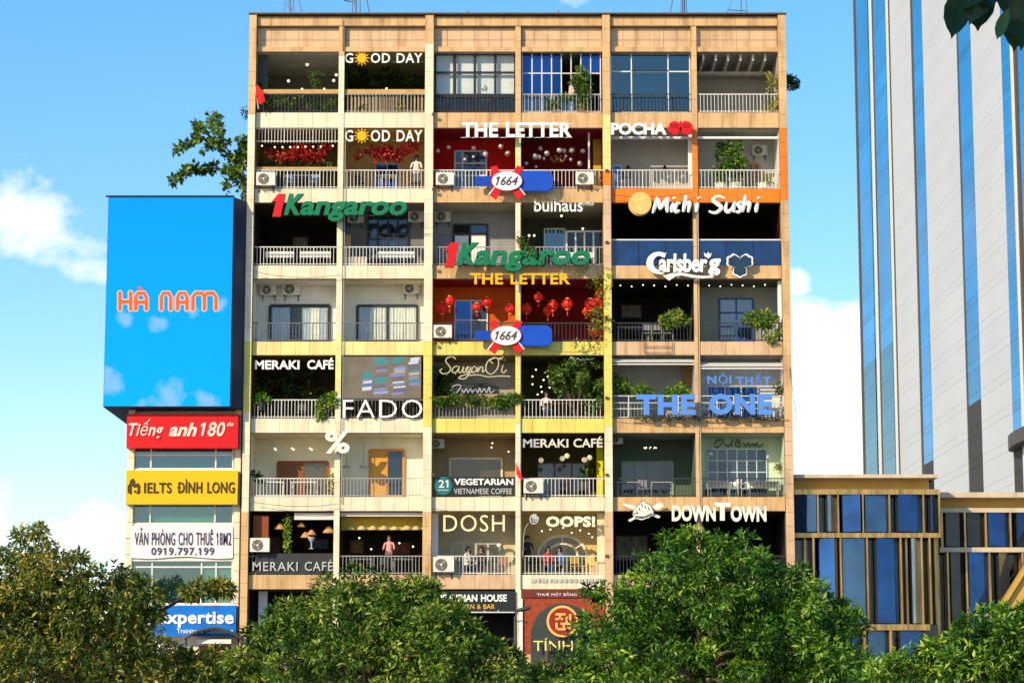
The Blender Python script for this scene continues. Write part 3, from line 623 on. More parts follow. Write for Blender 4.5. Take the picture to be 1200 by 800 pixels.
def lwin(y0, y1, cols, backs, rows=None):
    a, b = Z_(y1, .2), Z_(y0, .2); fx = [X_(c, (y0 + y1) / 2, .2) for c in cols]; zs = [a, b] if rows is None else [Z_(p, .2) for p in rows]
    mb = MB()
    for x in fx: mb.box(x - .03, x + .03, .16, .34, a, b)
    for z in zs: mb.box(fx[0], fx[-1], .17, .33, z - .03, z + .03)
    w = obj('window', mb, WHITEM, LB)
    for i in range(len(fx) - 1):
        for j in range(len(zs) - 1): box('pane', fx[i] + .03, fx[i + 1] - .03, .2, .215, zs[j] + .03, zs[j + 1] - .03, TEALG, w)
        box('backing_panel', fx[i] + .03, fx[i + 1] - .03, .3, .33, a + .03, b - .03, backs[i], w)
GB = mat('grey_green_blind', (.62, .70, .44), .8, .15); DI = mat('dim_office', (.10, .12, .10), .8, .5, 1.5)
lwin(525, 549, (156.5, 177, 253, 273), [DI, DI, DI], (549, 533, 525)); lwin(591, 613, (155, 176, 252, 273), [DI, GB, DI]); lwin(657, 707, (154, 178, 236, 253, 272), [DI, DI, CURT, CURT], (707, 664, 657))
box('white_canopy', X_(232, 755, -.2), lx1 - .2, -.5, .04, Z_(754), Z_(749), WHITEP, LB); box('entrance_door', X_(233, 760, 0), lx1 - .3, -.02, .04, .12, Z_(756), BROWN, LB)
obj('drain_pipe', MB().tube([(X_(283.2, 600, -.1), -.12, .12), (X_(283.2, 600, -.1), -.12, Z_(486))], .07, 8), mat('dark_brown_pipe', (.06, .02, .012), .5), LB)

# billboard ----------------------------------------------------------
YB = -1.1
BBD = empty('led_billboard', W(198, 476, YB), 'giant blue LED billboard reading HÀ NAM above the narrow office building', 'billboard')
bx0, bx1, bz0, bz1 = X_(124, 350, YB), X_(272, 350, YB), Z_(476.5, YB), Z_(231, YB)
sx1 = X_(288, 350, 0) - .02
mb = MB()
fp = [(bx0, YB + .03), (bx1, YB + .03), (sx1, -.28), (sx1, 5.5), (bx0, 5.5)]
mb.add([(x, y, bz0) for x, y in fp] + [(x, y, bz1) for x, y in fp], [(4, 3, 2, 1, 0), (5, 6, 7, 8, 9)] + [(i, (i + 1) % 5, (i + 1) % 5 + 5, i + 5) for i in range(5)])
obj('casing', mb, mat('navy_cladding', (.010, .026, .07), .5, .15), BBD)
obj('frame_cap', MB().box(bx0 - .1, bx1 + .02, YB - .08, YB + .03, bz1, bz1 + .06), mat('navy_trim', (.015, .02, .05), .5), BBD)
# LED screen material: emitted picture of a blue sky with small clouds
sm_ = bpy.data.materials.new('led_screen'); sm_.use_nodes = True; nt = sm_.node_tree; b = nt.nodes['Principled BSDF']; b.inputs['Base Color'].default_value = (.004, .006, .01, 1); b.inputs['Roughness'].default_value = .9; b.inputs['Specular IOR Level'].default_value = .05
g = nt.nodes.new('ShaderNodeNewGeometry'); tot = None
def nm(op, a, b_=None, c=None, cl=False):
    n = nt.nodes.new('ShaderNodeMath'); n.operation = op; n.use_clamp = cl
    for i, v in enumerate((a, b_, c)):
        if v is None: continue
        if isinstance(v, (int, float)): n.inputs[i].default_value = v
        else: nt.links.new(v, n.inputs[i])
    return n.outputs[0]
nzz = nt.nodes.new('ShaderNodeTexNoise'); nzz.inputs['Scale'].default_value = 1.6; nzz.inputs['Detail'].default_value = 6; nt.links.new(g.outputs['Position'], nzz.inputs['Vector'])
for (px, py, rx) in ((130, 452, 22), (124, 440, 14), (200, 465, 26), (212, 458, 16), (185, 476, 20), (245, 474, 24), (148, 372, 14), (185, 376, 16), (258, 356, 12), (225, 362, 14), (165, 478, 14)):
    vm = nt.nodes.new('ShaderNodeVectorMath'); vm.operation = 'DISTANCE'; vm.inputs[1].default_value = W(px, py, YB)
    mp_ = g.outputs['Position']; nt.links.new(mp_, vm.inputs[0]); f = nm('MAXIMUM', nm('MULTIPLY_ADD', vm.outputs['Value'], -28 / rx, 1.0), 0.0)
    tot = f if tot is None else nm('MAXIMUM', tot, f)
dn = nm('MULTIPLY', nm('MULTIPLY_ADD', nm('ADD', tot, nm('MULTIPLY_ADD', nzz.outputs[0], 2.2, -1.1)), 1.6, -.35, True), nm('MULTIPLY', tot, 6.0, None, True))
gr = nt.nodes.new('ShaderNodeSeparateXYZ'); nt.links.new(g.outputs['Position'], gr.inputs[0])
gz = nt.nodes.new('ShaderNodeMapRange'); gz.inputs[1].default_value = bz0; gz.inputs[2].default_value = bz1; nt.links.new(gr.outputs[2], gz.inputs[0])
ma = nt.nodes.new('ShaderNodeMix'); ma.data_type = 'RGBA'; ma.inputs[6].default_value = (.0, .52, 1.0, 1); ma.inputs[7].default_value = (.0, .40, 1.0, 1); nt.links.new(gz.outputs[0], ma.inputs[0])
mc = nt.nodes.new('ShaderNodeMix'); mc.data_type = 'RGBA'; mc.inputs[7].default_value = (.42, .68, 1.0, 1); nt.links.new(nm('MULTIPLY', dn, .6), mc.inputs[0]); nt.links.new(ma.outputs[2], mc.inputs[6])
nt.links.new(mc.outputs[2], b.inputs['Emission Color']); b.inputs['Emission Strength'].default_value = .9
scr = MB().box(bx0 + .02, bx1 - .02, YB, YB + .029, bz0 + .03, bz1 - .02); obj('screen', scr, sm_, BBD)
LO = mat('led_orange', (.1, .02, .01), .5, emit=(.95, .13, .02), estr=.85); LWH = mat('led_pale_outline', (.1, .08, .08), .5, emit=(.95, .62, .52), estr=.8)
HAN = {'H': [[(0,0),(0,1)],[(1,0),(1,1)],[(0,.45),(1,.45)]], 'A': [[(0,0),(0,.72),(.2,.98),(.8,.98),(1,.72),(1,0)],[(0,.42),(1,.42)]], 'N': [[(0,0),(0,.72),(.2,.98),(.8,.98),(1,.72),(1,0)]], 'M': [[(0,0),(0,.75),(.12,.98),(.4,.98),(.5,.75),(.5,0)],[(.5,.75),(.6,.98),(.88,.98),(1,.75),(1,0)]]}
for ch, x0, x1 in (('H', 140.5, 153), ('A', 159, 171.5), ('N', 189, 200), ('A', 208, 219), ('M', 226, 253)):
    for w_, yy, m in ((.125, YB - .012, LWH), (.08, YB - .03, LO)):
        mb = MB()
        for s in HAN[ch]:
            pts = [W(x0 + u * (x1 - x0), 362 - v * 19, yy) for u, v in s]; mb.tube(pts, w_, 8, flat=.15)
            for e in (pts[0], pts[-1]): mb.ball(e, w_ * .96, 8)
            mb.v = [(x, min(max(y, yy - .02), yy + .011), z) for x, y, z in mb.v]
        obj('letter' if m is LO else 'letter_outline', mb, m, BBD)
obj('letter_accent', MB().tube([W(162, 336, YB - .02), W(167, 340, YB - .02)], .06, 6, flat=.2), LO, BBD)

# ================================================================== GOLD-FINNED BUILDING (right, low)
GOLD = mat('gold_metal', (.50, .31, .12), .28, .5, 1.2, metal=.6, streak=True); GOLDF = mat('gold_fascia', (.56, .33, .07), .5, .1, 1.0, metal=.1)
LEDGE = mat('stone_ledge', (.60, .49, .34), .7, .12, stain=.3); DKG = glass_tint('black_glass', (.03, .035, .045), .06, .6)
NAVYG = glass_tint('navy_glass', (.012, .075, .27), .05, .7, .2, .5, .5); STEELG = glass_tint('steel_blue_glass', (.045, .11, .24), .06, .75, .2, .5, .4); PALEG = glass_tint('pale_glass', (.26, .30, .33), .08, .8, .2, .6, .3)
GB_ = empty('gold_finned_building', (X_(1060, 700, 1), 1, .12), 'low building of angled blue glass between gold fins, right of the café block', 'building')
def px_box(name, x0, y0, x1, y1, Ya, Yb, m, parent): return box(name, X_(x0, (y0 + y1) / 2, Ya), X_(x1, (y0 + y1) / 2, Ya), Ya, Yb, Z_(y1, Ya), Z_(y0, Ya), m, parent)
def px_pane(x0, x1, y0, y1, Ya, m, parent, tilt=.25, flip=False):
    xa, xb = X_(x0, (y0 + y1) / 2, Ya), X_(x1, (y0 + y1) / 2, Ya); za, zb = Z_(y1, Ya) + .02, Z_(y0, Ya) - .02
    ya, yb = (Ya - tilt, Ya) if flip else (Ya, Ya - tilt)
    mb = MB(); t = .05; vs = [(xa, ya, za), (xb, yb, za), (xb, yb + t, za), (xa, ya + t, za)]
    mb.add(vs + [(x, y, zb) for x, y, z in vs], [(3, 2, 1, 0), (4, 5, 6, 7), (0, 1, 5, 4), (1, 2, 6, 5), (2, 3, 7, 6), (3, 0, 4, 7)])
    # dark return pane back to the wall line
    o = obj('pane', mb, m, parent)
    xr, yr = (xa, ya) if flip else (xb, yb)
    if tilt > .12: box('pane_return', xr - .02, xr + .02, yr + .055, Ya + .4, za, zb, DKG, parent)
    if not flip and y0 > 600: box('bronze_panel', xb + .03, xb + .16, Ya + .05, Ya + .1, za, zb, mat('bronze_panel', (.24, .12, .04), .3, .3, 2, metal=.5), parent)
Yg = 1.0
gx0 = XC[6][1] + .03; gxr = X_(1102, 600, Yg)
wl = box('core_wall', gx0, X_(1104, 600, Yg) - .2, Yg + .55, 14, .12, Z_(560, Yg), DKG, GB_)
px_box('roof_ledge', 931, 555.5, 1099.5, 559.5, Yg - .6, 14, LEDGE, GB_); box('fascia', gx0, X_(1089, 565, Yg), Yg + .1, 13.5, Z_(573, Yg), Z_(559, Yg) - .002, GOLDF, GB_)
px_box('floor_ledge', 931, 573, 1101.5, 579, Yg - .3, Yg + .6, GOLD, GB_); px_box('floor_ledge', 931, 624, 1102.5, 629.5, Yg - .32, Yg + .6, GOLD, GB_)
px_box('floor_ledge', 1003, 731, 1090, 738, Yg - .3, Yg + .6, GOLD, GB_); px_box('floor_ledge', 931, 732, 1002.9, 738, Yg + .1, Yg + .6, GOLD, GB_)
def fins(lst, y0, y1, Ya=Yg, w=1.7, m=GOLD):
    for x in lst: px_box('gold_fin', x - w / 2, y0, x + w / 2, y1, Ya - .28, Ya + .5, m, GB_)
fins((958.5, 982.5, 1011.5, 1042.5, 1082.5, 1101), 579.2, 623.8)
for x0, x1, m, fl, t in ((932, 955.5, STEELG, 0, .3), (969, 981, PALEG, 1, .3), (986.5, 1007, NAVYG, 0, .3), (1013.5, 1039.5, STEELG, 1, .1), (1051.5, 1079.5, NAVYG, 1, .3), (1090, 1100, STEELG, 1, .3)): px_pane(x0, x1, 579.5, 623.5, Yg - .02, m, GB_, t, fl)
fins((954, 986, 1017, 1056.5, 1081, 1090.5), 629.7, 730.8, w=2.0)
for x in (944, 1063, 1071, 1097): px_box('gold_fin', x - 1.2, 629.7, x + 1.2, 731, Yg + .1, Yg + .5, GOLD, GB_)
for x0, x1, m, fl, t in ((960, 977.5, NAVYG, 0, .3), (988, 1013, STEELG, 0, .15), (1027, 1052.5, NAVYG, 1, .3), (1068, 1080, PALEG, 1, .25)): px_pane(x0, x1, 630, 730.5, Yg - .02, m, GB_, t, fl)
fins((1014, 1044.5), 738.2, 800, w=3.2)
for x0, x1, m in ((990, 1008, NAVYG), (1017, 1041, STEELG), (1055, 1080, NAVYG)): px_pane(x0, x1, 738.5, 800, Yg - .02, m, GB_, .2, 1)
# right-hand wing, a little further back
Y2 = 3.0; xr1 = 46
def w2(name, x0, y0, x1, y1, Ya, Yb, m):
    xb = X_(x1, (y0 + y1) / 2, Ya) if x1 < 1200 else xr1
    return box(name, X_(x0, (y0 + y1) / 2, Ya), xb, Ya, Yb, Z_(y1, Ya), Z_(y0, Ya), m, GB_)
w2('core_wall', 1100, 583, 1200, 872, Y2 + .6, 14, DKG); w2('roof_ledge', 1088, 576.5, 1200, 582.5, Y2 - .7, 14, LEDGE); w2('fascia', 1101, 583, 1200, 594.5, Y2 + .05, Y2 + .6, GOLDF)
w2('floor_ledge', 1101.5, 594.8, 1200, 600, Y2 - .3, Y2 + .6, LEDGE); w2('floor_ledge', 1101.5, 641, 1200, 646.5, Y2 - .3, Y2 + .6, LEDGE)
for x, y0, y1 in ((1104, 600, 641), (1131, 600, 641), (1155.5, 600, 641), (1184.5, 600, 641), (1112, 647, 760), (1161, 647, 760), (1134, 647, 760), (1200, 647, 760), (1215, 600, 641), (1240, 600, 760), (1270, 600, 760), (1300, 600, 760)):
    px_box('gold_fin', x - 1.1, y0 + .1, x + 1.1, y1 - .1, Y2 - .25, Y2 + .5, GOLD, GB_)
px_box('gold_fin', 1094, 630, 1101, 745, Y2 - .6, Y2 + .4, GOLD, GB_)
for x0, x1, y0, y1, m in ((1108, 1129, 600.5, 640.5, DKG), (1133, 1152, 600.5, 640.5, DKG), (1157.5, 1181, 600.5, 640.5, NAVYG), (1191, 1212, 600.5, 640.5, NAVYG), (1218, 1238, 600.5, 640.5, NAVYG), (1115, 1131, 647, 760, DKG), (1136, 1158, 647, 760, NAVYG), (1171, 1184, 647, 760, PALEG), (1204, 1236, 647, 760, NAVYG), (1244, 1268, 601, 760, STEELG), (1274, 1298, 601, 760, NAVYG)):
    px_pane(x0, x1, y0, y1, Y2 - .02, m, GB_, .22, 1)
q = [(1171, 708), (1178, 708), (1232, 640), (1260, 640), (1260, 632), (1228, 632)]
plate('gold_brace', [(1170, 712), (1176, 712), (1240, 610), (1234, 610)], Y2 - .6, .5, GOLDF, GB_)
plate('gold_brace_panel', [(1177, 712), (1330, 712), (1330, 610), (1241, 610)], Y2 - .55, .3, GOLDF, GB_)

# ================================================================== TALL TOWER
TX = 60.0
TW = empty('office_tower', (TX, 250, 0), 'very tall office tower with white panels and vertical blue glass strips', 'building')
def ty(px): return 2794 * TX / (px - 600) - D            # where on the receding face a photo column falls
TPAN = mat('tower_panel', (.60, .60, .60), .55, .05, .05, rnd=.02); TGL = glass_tint('tower_blue_glass', (.002, .21, .56), .15, .0, .12, .06, .3); TTEAL = glass_tint('tower_teal_glass', (.006, .10, .16), .15, .0, .5, .25, .7)
for q in (TGL, TTEAL): q.node_tree.nodes['Principled BSDF'].inputs['IOR'].default_value = 1.2
TDARK = mat('tower_louvre', (.06, .055, .05), .7, .2); TFIN = mat('tower_fin', (.75, .72, .66), .4, .05); TBR = mat('tower_dark_trim', (.10, .075, .06), .6)
ynear, yfar = ty(1330), ty(1008.5)
box('core', TX + .35, TX + 60, ynear, yfar, 0, 135, TDARK, TW)
FH = 4.2
def strip(name, pa, pb, m, proud=0.0, zlo=0, zhi=134, h=FH, sub=None, gap=.03):
    ya, yb = sorted((ty(pa), ty(pb))); z = zlo; k = 0
    while z < zhi:
        hh = (h if (k % 2 == 0 or not sub) else sub); mm = m(z) if callable(m) else m
        zz = min(z + hh, zhi)
        key = (name, pa, round(zz - z, 3), mm.name)
        if key not in TM:
            mb = MB().box(-proud, .34, 0, yb - ya, 0, zz - z - gap); me = bpy.data.meshes.new(name); me.from_pydata(mb.v, [], mb.f); me.materials.append(mm); TM[key] = me
        put(name, TM[key], (TX, ya, z), TW); z = zz; k += 1
def gl1(z): return TTEAL if z < 58 else TGL  # lower panes hold reflected trees and buildings as mottled teal in their colour
strip('glass_pane', 1011.5, 1025, gl1, .0, sub=1.1, h=3.1); strip('glass_pane', 1032, 1046, gl1, .0, sub=1.1, h=3.1)
strip('white_panel', 1052, 1076, TPAN, .03, sub=1.1, h=3.1); strip('white_panel', 1090.5, 1131, TPAN, .03, sub=1.1, h=3.1); strip('white_panel', 1148, 1182.5, TPAN, .03, sub=1.1, h=3.1); strip('white_panel', 1215, 1330, TPAN, .03)
for pa, pb in ((1052, 1076), (1090.5, 1131), (1148, 1182.5), (1215, 1330)):
    a, b = sorted((ty(pa), ty(pb))); box('joint_backing', TX + .02, TX + .34, a + .02, b - .02, 0, 134, mat('joint_grey', (.60, .60, .60), .8), TW)
def dk(lim): return lambda z: TDARK if z < lim else TGL
strip('glass_pane', 1079, 1089.5, dk(35), -.03, sub=1.1, h=3.1); strip('glass_pane', 1132.5, 1147, dk(38), -.03, sub=1.1, h=3.1); strip('glass_pane', 1183.5, 1196, dk(31), -.03, sub=1.1, h=3.1); strip('glass_pane', 1203, 1214, TGL, -.03)
for p, w_, m, pr in ((1009.8, 1.4, TBR, .12), (1028.5, 1.8, TFIN, .14), (1031, 1, TBR, .05), (1048.6, 1.6, TFIN, .14), (1051, 1.0, TBR, .08), (1077.6, 1.6, TBR, .04), (1131.8, 1.2, TBR, .04), (1197.2, 2, TFIN, .2), (1200.5, 2.5, TBR, .12)):
    a, b = sorted((ty(p - w_ / 2), ty(p + w_ / 2))); box('vertical_fin', TX - pr, TX + .36, a, b, 0, 134.5, m, TW)
a, b = ty(1183), ty(1225)
mb = MB(); zc_ = 32.0
pts = [(TX, min(a, b))]; n = 10
for k in range(n + 1): t = math.pi * k / n; pts.append((TX - 1.6 * math.sin(t), (a + b) / 2 - abs(a - b) / 2 * math.cos(t)))
mb.add([(x, y, zc_) for x, y in pts] + [(x, y, zc_ + 1.6) for x, y in pts], [tuple(range(len(pts))), tuple(range(2 * len(pts) - 1, len(pts) - 1, -1))] + [(i, (i + 1) % len(pts), (i + 1) % len(pts) + len(pts), i + len(pts)) for i in range(len(pts))])
obj('curved_bay', mb, TBR, TW)

# ================================================================== SIGNS
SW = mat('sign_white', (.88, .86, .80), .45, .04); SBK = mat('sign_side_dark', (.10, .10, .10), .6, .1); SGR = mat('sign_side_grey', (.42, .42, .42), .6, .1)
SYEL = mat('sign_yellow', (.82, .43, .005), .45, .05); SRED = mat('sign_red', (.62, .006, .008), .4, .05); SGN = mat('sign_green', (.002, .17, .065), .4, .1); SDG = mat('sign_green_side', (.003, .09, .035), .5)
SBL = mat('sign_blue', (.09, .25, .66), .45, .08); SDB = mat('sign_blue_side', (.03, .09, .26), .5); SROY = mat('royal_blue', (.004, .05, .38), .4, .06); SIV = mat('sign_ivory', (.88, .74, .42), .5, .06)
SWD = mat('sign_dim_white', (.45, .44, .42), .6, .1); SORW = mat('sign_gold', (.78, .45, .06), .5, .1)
def frame_rails(parent, x0, x1, ys, Y, m=SBK, r=.018):
    for y in ys: obj('mounting_rail', MB().tube([W(x0, y, Y), W(x1, y, Y)], r, 4), m, parent)
def sun_logo(cx, cy, r, Y, parent, m=SYEL):
    obj('sun_disc', MB().prism(pxpoly(ellipse(cx, cy, r * .58, r * .58, 24), Y - .1), Y - .1, Y), m, parent)
    mb = MB()
    for k in range(12):
        a = 2 * math.pi * k / 12; 
        pts = [(cx + r * .66 * math.cos(a - .16), cy + r * .66 * math.sin(a - .16)), (cx + r * math.cos(a), cy + r * math.sin(a)), (cx + r * .66 * math.cos(a + .16), cy + r * .66 * math.sin(a + .16))]
        mb.prism(pxpoly(pts, Y - .08), Y - .08, Y)
    obj('sun_rays', mb, m, parent)
YS = -.08
for (y0, y1, lab, ys_, mm) in ((62.5, 74, 'GOOD DAY letters with a yellow sun, on the top storey', .15, [SW, SBK]), (152.5, 166, 'GOOD DAY letters with a yellow sun, above red flowers on the ochre balcony', .12, [SW, SGR])):
    s = sign('letter_sign', 450, y1, ys_, lab, 'sign', 'good day signs')
    letters('G', (404, y0, 414, y1), ys_, mm, s, .015, 0, .1); sun_logo(424, (y0 + y1) / 2, 9.5, ys_, s)
    letters('OD DAY', (434.5, y0, 495, y1), ys_, mm, s, .015, 0, .1, .05)
    frame_rails(s, 404, 496, (y1 - 1,), ys_ + .03)
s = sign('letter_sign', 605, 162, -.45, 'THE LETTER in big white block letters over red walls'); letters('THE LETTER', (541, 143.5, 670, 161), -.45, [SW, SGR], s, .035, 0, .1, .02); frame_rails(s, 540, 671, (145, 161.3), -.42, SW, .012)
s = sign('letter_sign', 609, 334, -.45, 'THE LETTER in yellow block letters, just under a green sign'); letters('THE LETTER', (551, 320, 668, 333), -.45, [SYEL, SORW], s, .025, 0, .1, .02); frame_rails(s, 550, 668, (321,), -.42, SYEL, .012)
def kangaroo(x0, y0, x1, y1, Y, lab, topy):
    s = sign('letter_sign', (x0 + x1) / 2, y1, Y, lab, 'sign', 'one kangaroo signs'); w = x1 - x0; h = y1 - y0
    P1 = [(x0 - 1, y0 + h * .30), (x0 + w * .045, y0), (x0 + w * .098, y0), (x0 + w * .062, y0 + h * .84), (x0 + w * .0, y0 + h * .84), (x0 + w * .028, y0 + h * .28)]
    pp = pxpoly(P1, Y - .25); mb1 = MB().prism(pp, Y - .25, Y); objn('letter', mb1, [SRED, mat('sign_red_side', (.25, .004, .004), .5)], s, Y - .25)
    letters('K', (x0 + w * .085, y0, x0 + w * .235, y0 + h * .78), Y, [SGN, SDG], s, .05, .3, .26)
    letters('angaroo', (x0 + w * .205, y0 + h * .27, x1, y1), Y, [SGN, SDG], s, .034, .2, .26, .0)
    frame_rails(s, x0 + w * .1, x1 - 4, (y0 + h * .8,), Y + .03, SBK, .012)
kangaroo(319, 227, 477, 259, -.4, '1Kangaroo in red and green italics below cream balconies, upper left of the block', 0)
kangaroo(521, 284, 692, 318, -.5, '1Kangaroo in red and green italics above the yellow letters, at the middle of the block', 0)
# striped bottle-label signs
def ribbon_sign(x0, yc, lab):
    s = sign('emblem_sign', x0 + 46, yc + 18, -.45, lab, 'sign', 'emblem signs with a red ribbon'); Y = -.42
    plate('blue_bar', [(x0, yc - 5), (x0 + 22, yc - 6), (x0 + 22, yc + 6), (x0, yc + 5)], Y, .1, SROY, s)
    pl = [(x0 + 44, yc - 12)]; 
    for k in range(7): a = R(-90 + k * 15); pl.append((x0 + 82 + 9 * math.cos(a), yc - 4 + 8 * math.sin(a)))
    for k in range(7): a = R(k * 15); pl.append((x0 + 82 + 9 * math.cos(a), yc + 5 + 8 * math.sin(a)))
    pl.append((x0 + 44, yc + 12)); plate('blue_panel', pl, Y, .1, SROY, s)
    plate('blue_panel_edge', [(x, y * .94 + yc * .06 - .4) for x, y in pl], Y - .102, .02, mat('royal_blue_light', (.006, .07, .48), .4), s)
    cx = x0 + 37
    for sx in (-1, 1):
        plate('ribbon', [(cx + sx * 4, yc - 3), (cx + sx * 12, yc - 3), (cx + sx * 20, yc - 16), (cx + sx * 12, yc - 18)], Y - .1, .05, SRED, s)
        plate('ribbon', [(cx + sx * 2, yc + 5), (cx + sx * 12, yc + 5), (cx + sx * 21, yc + 16), (cx + sx * 13, yc + 22)], Y - .1, .05, SRED, s)
        plate('ribbon_edge', [(cx + sx * 12, yc + 5), (cx + sx * 13, yc + 5), (cx + sx * 22, yc + 16), (cx + sx * 20.6, yc + 16.5)], Y - .13, .04, SW, s)
    plate('oval_rim', ellipse(cx, yc, 18.5, 12), Y - .16, .06, SRED, s); plate('oval', ellipse(cx, yc, 17.5, 11.2), Y - .2, .05, SW, s)
    letters('1664', (cx - 13, yc - 5.5, cx + 13, yc + 5), Y - .255, mat('emblem_maroon', (.10, .03, .05), .5), s, .0, .35, .03)
ribbon_sign(557, 212, '1664 oval emblem with crossed red ribbon on blue, below the white block letters'); ribbon_sign(556, 393, '1664 oval emblem with crossed red ribbon on blue, under the yellow block letters')
# POCHA with two red fists
s = sign('letter_sign', 760, 158, -.35, 'POCHA in white letters with two red fists at the end'); letters('POCHA', (716, 144, 781, 158), -.35, [SW, mat('sign_blue_grey_side', (.3, .34, .45), .6)], s, .045, 0, .22)
for cx in (790.5, 804.5):
    obj('red_fist', MB().prism(pxpoly([(cx + 8 * math.cos(a) * (1 + .08 * math.sin(5 * a)), 150 + 7.6 * math.sin(a) * (1 + .06 * math.cos(4 * a))) for a in [2 * math.pi * k / 26 for k in range(26)]], -.6), -.6, -.38), SRED, s)
    for k in range(4): obj('finger_line', MB().tube([W(cx - 4 + k * 2.4, 145.5, -.61), W(cx - 3.6 + k * 2.2, 150, -.61)], .018, 4), mat('sign_red_side', (0, 0, 0)), s)
plate('red_tie', [(796, 144), (798, 141), (800, 144), (803, 140.5), (804, 144), (798, 146)], -.4, .15, SRED, s)
# buihaus
s = sign('letter_sign', 655, 250, .05, 'buihaus in slim white lower-case letters'); letters('buihaus', (626, 233, 683, 248), .05, SW, s, .01, 0, .08); letters('coffee', (679, 236, 696, 241), .05, SW, s, -.005, .4, .05)
# Michi Sushi
s = sign('letter_sign', 820, 250, -.3, 'Michi Sushi in white brush letters beside a pale orange disc'); 
def brush(x, y, w, h, strokes, Y, m, parent, r=.06):
    for st in strokes:
        pts = smooth_line([W(x + u * w + (1 - v) * h * .18, y + v * h, Y) for u, v in st], 4); n = len(pts)
        obj('letter', MB().tube(pts, [r * (.35 + .9 * math.sin(math.pi * min(1, (i + .8) / n * .92))) for i in range(n)], 6), m, parent)
HL = [[(0, -.05), (.02, .5), (0, 1.0)], [(.05, .62), (.5, .42), (.62, .6), (.6, 1.02)]]
IL = [[(.5, .38), (.4, .7), (.5, 1.0)], [(.45, .0), (.62, .14)]]
SL = [[(.95, .12), (.5, .0), (.15, .22), (.5, .45), (.85, .68), (.5, .98), (.0, .88)]]
for x, y, w, h, st in ((765, 231, 18, 18, [[(.0, 1.05), (.08, .5), (.12, .0)], [(.12, .05), (.3, .4), (.42, .8)], [(.42, .82), (.65, .35), (.85, .02)], [(.85, .02), (.82, .5), (.95, 1.0)]]), (784, 231, 6, 18, IL), (789.5, 237, 6.5, 12, [[(.9, .15), (.4, .1), (.1, .55), (.4, .95), (1.0, .8)]]), (800.5, 229.5, 10, 19, HL), (813, 231, 6, 18, IL),
                       (830, 230, 17, 20, SL), (849, 236, 11, 13, [[(.05, .05), (.05, .7), (.4, .95), (.85, .5)], [(.9, .0), (.85, .6), (1.05, 1.0)]]), (862, 237, 7, 12, SL), (870, 229.5, 11, 19, HL), (883, 231, 6, 18, IL)):
    brush(x, y, w, h, st, -.36, SW, s, .076)
    brush(x + .7, y + .5, w, h, st, -.28, SGR, s, .06)
obj('orange_disc', MB().prism(pxpoly(ellipse(751, 238, 12.4, 13, 30), -.42), -.42, -.2), mat('pale_orange', (.86, .50, .16), .5, .25, 5), s)
obj('disc_rim', MB().prism(pxpoly(ellipse(750, 239, 13.5, 13.8, 30), -.3), -.3, -.15), mat('disc_rim', (.62, .40, .15), .5), s)
# Carlsberg with hop leaf
s = sign('letter_sign', 815, 328, -.35, 'Carlsberg in thick white letters with a swash and dark leaf'); Y = -.3
letters('arlsber', (772, 297, 829, 319), Y, [SW, SBK], s, .034, .04, .14, -.02); letters('g', (830, 303, 844.5, 323), Y, [SW, SBK], s, .045, .04, .14)
arcC = [(781, 295.5)] + [(772 + 14.5 * math.cos(R(a)), 308 + 13 * math.sin(R(a))) for a in range(-60, -271, -14)] + [(775, 321.5), (779, 318)] + [(773 + 7.5 * math.cos(R(a)), 308 + 8.5 * math.sin(R(a))) for a in range(90, 271, 15)] + [(776, 301), (779, 302)]
plate('letter', arcC, Y, .14, [SW], s)
plate('swash', [(777, 323), (788, 320), (800, 319.5), (814, 322.5), (828, 323.5), (840, 321), (834, 325.2), (824, 326), (811, 325), (799, 322.6), (792, 323.4), (784, 328.5)], Y, .14, [SW], s)
plate('crown_mark', [(826, 300), (825, 296), (828, 298), (830, 295), (832, 298), (834, 296), (833, 300), (830, 303)], Y, .12, [SW], s)
def leaf3(sc_): 
    pts = []
    for k in range(72):
        a = 2 * math.pi * k / 72; r = 4.2 + 11.2 * abs(math.cos(1.5 * (a - math.pi / 2))) ** .5 + .7 * math.cos(12 * (a - math.pi / 2))
        pts.append((867 + (r * 1.1 * sc_) * math.cos(a), 309.5 + (r * 1.0 * sc_) * math.sin(a)))
    return pts
plate('hop_leaf_rim', leaf3(1.0), Y, .1, SW, s); plate('hop_leaf', leaf3(.86), Y - .1, .03, mat('navy_leaf', (.012, .04, .08), .5), s)
# MERAKI CAFE x3, FADO, Saigon, %
s = sign('letter_sign', 345, 435, .1, 'MERAKI CAFÉ in white letters over dark plants, below yellow band', 'sign', 'meraki café signs'); letters('MERAKI', (298.5, 422, 351, 432.5), .1, SW, s, .028, 0, .1); letters('CAFÉ', (360, 419, 391, 432.5), .1, SW, s, .028, 0, .1)
s = sign('letter_sign', 660, 526, .1, 'MERAKI CAFÉ in pale letters under the yellow band, above globe lamps', 'sign', 'meraki café signs'); letters('MERAKI', (613, 514, 666, 524), .1, lambda ch: SWD if ch in 'ME' else mat('sign_cream_grey', (.66, .62, .5), .6), s, .02, 0, .08); letters('CAFÉ', (672, 511, 706, 524), .1, mat('sign_cream_grey', (0, 0, 0)), s, .02, 0, .08)
s = sign('letter_sign', 345, 671, .03, 'MERAKI CAFÉ in grey letters on a charcoal balcony panel', 'sign', 'meraki café signs'); letters('MERAKI', (296, 658, 349, 668.5), .025, mat('sign_grey', (.5, .5, .48), .6), s, .005, 0, .06, .06); letters('CAFÉ', (357, 655, 390, 668.5), .025, mat('sign_grey', (0, 0, 0)), s, .005, 0, .06, .06)
s = sign('letter_sign', 448, 490, -.1, 'FADO in large thin white letters across a balcony railing'); letters('FADO', (402, 468, 495, 489.5), -.1, [SW, SGR], s, -.008, 0, .08, .06)
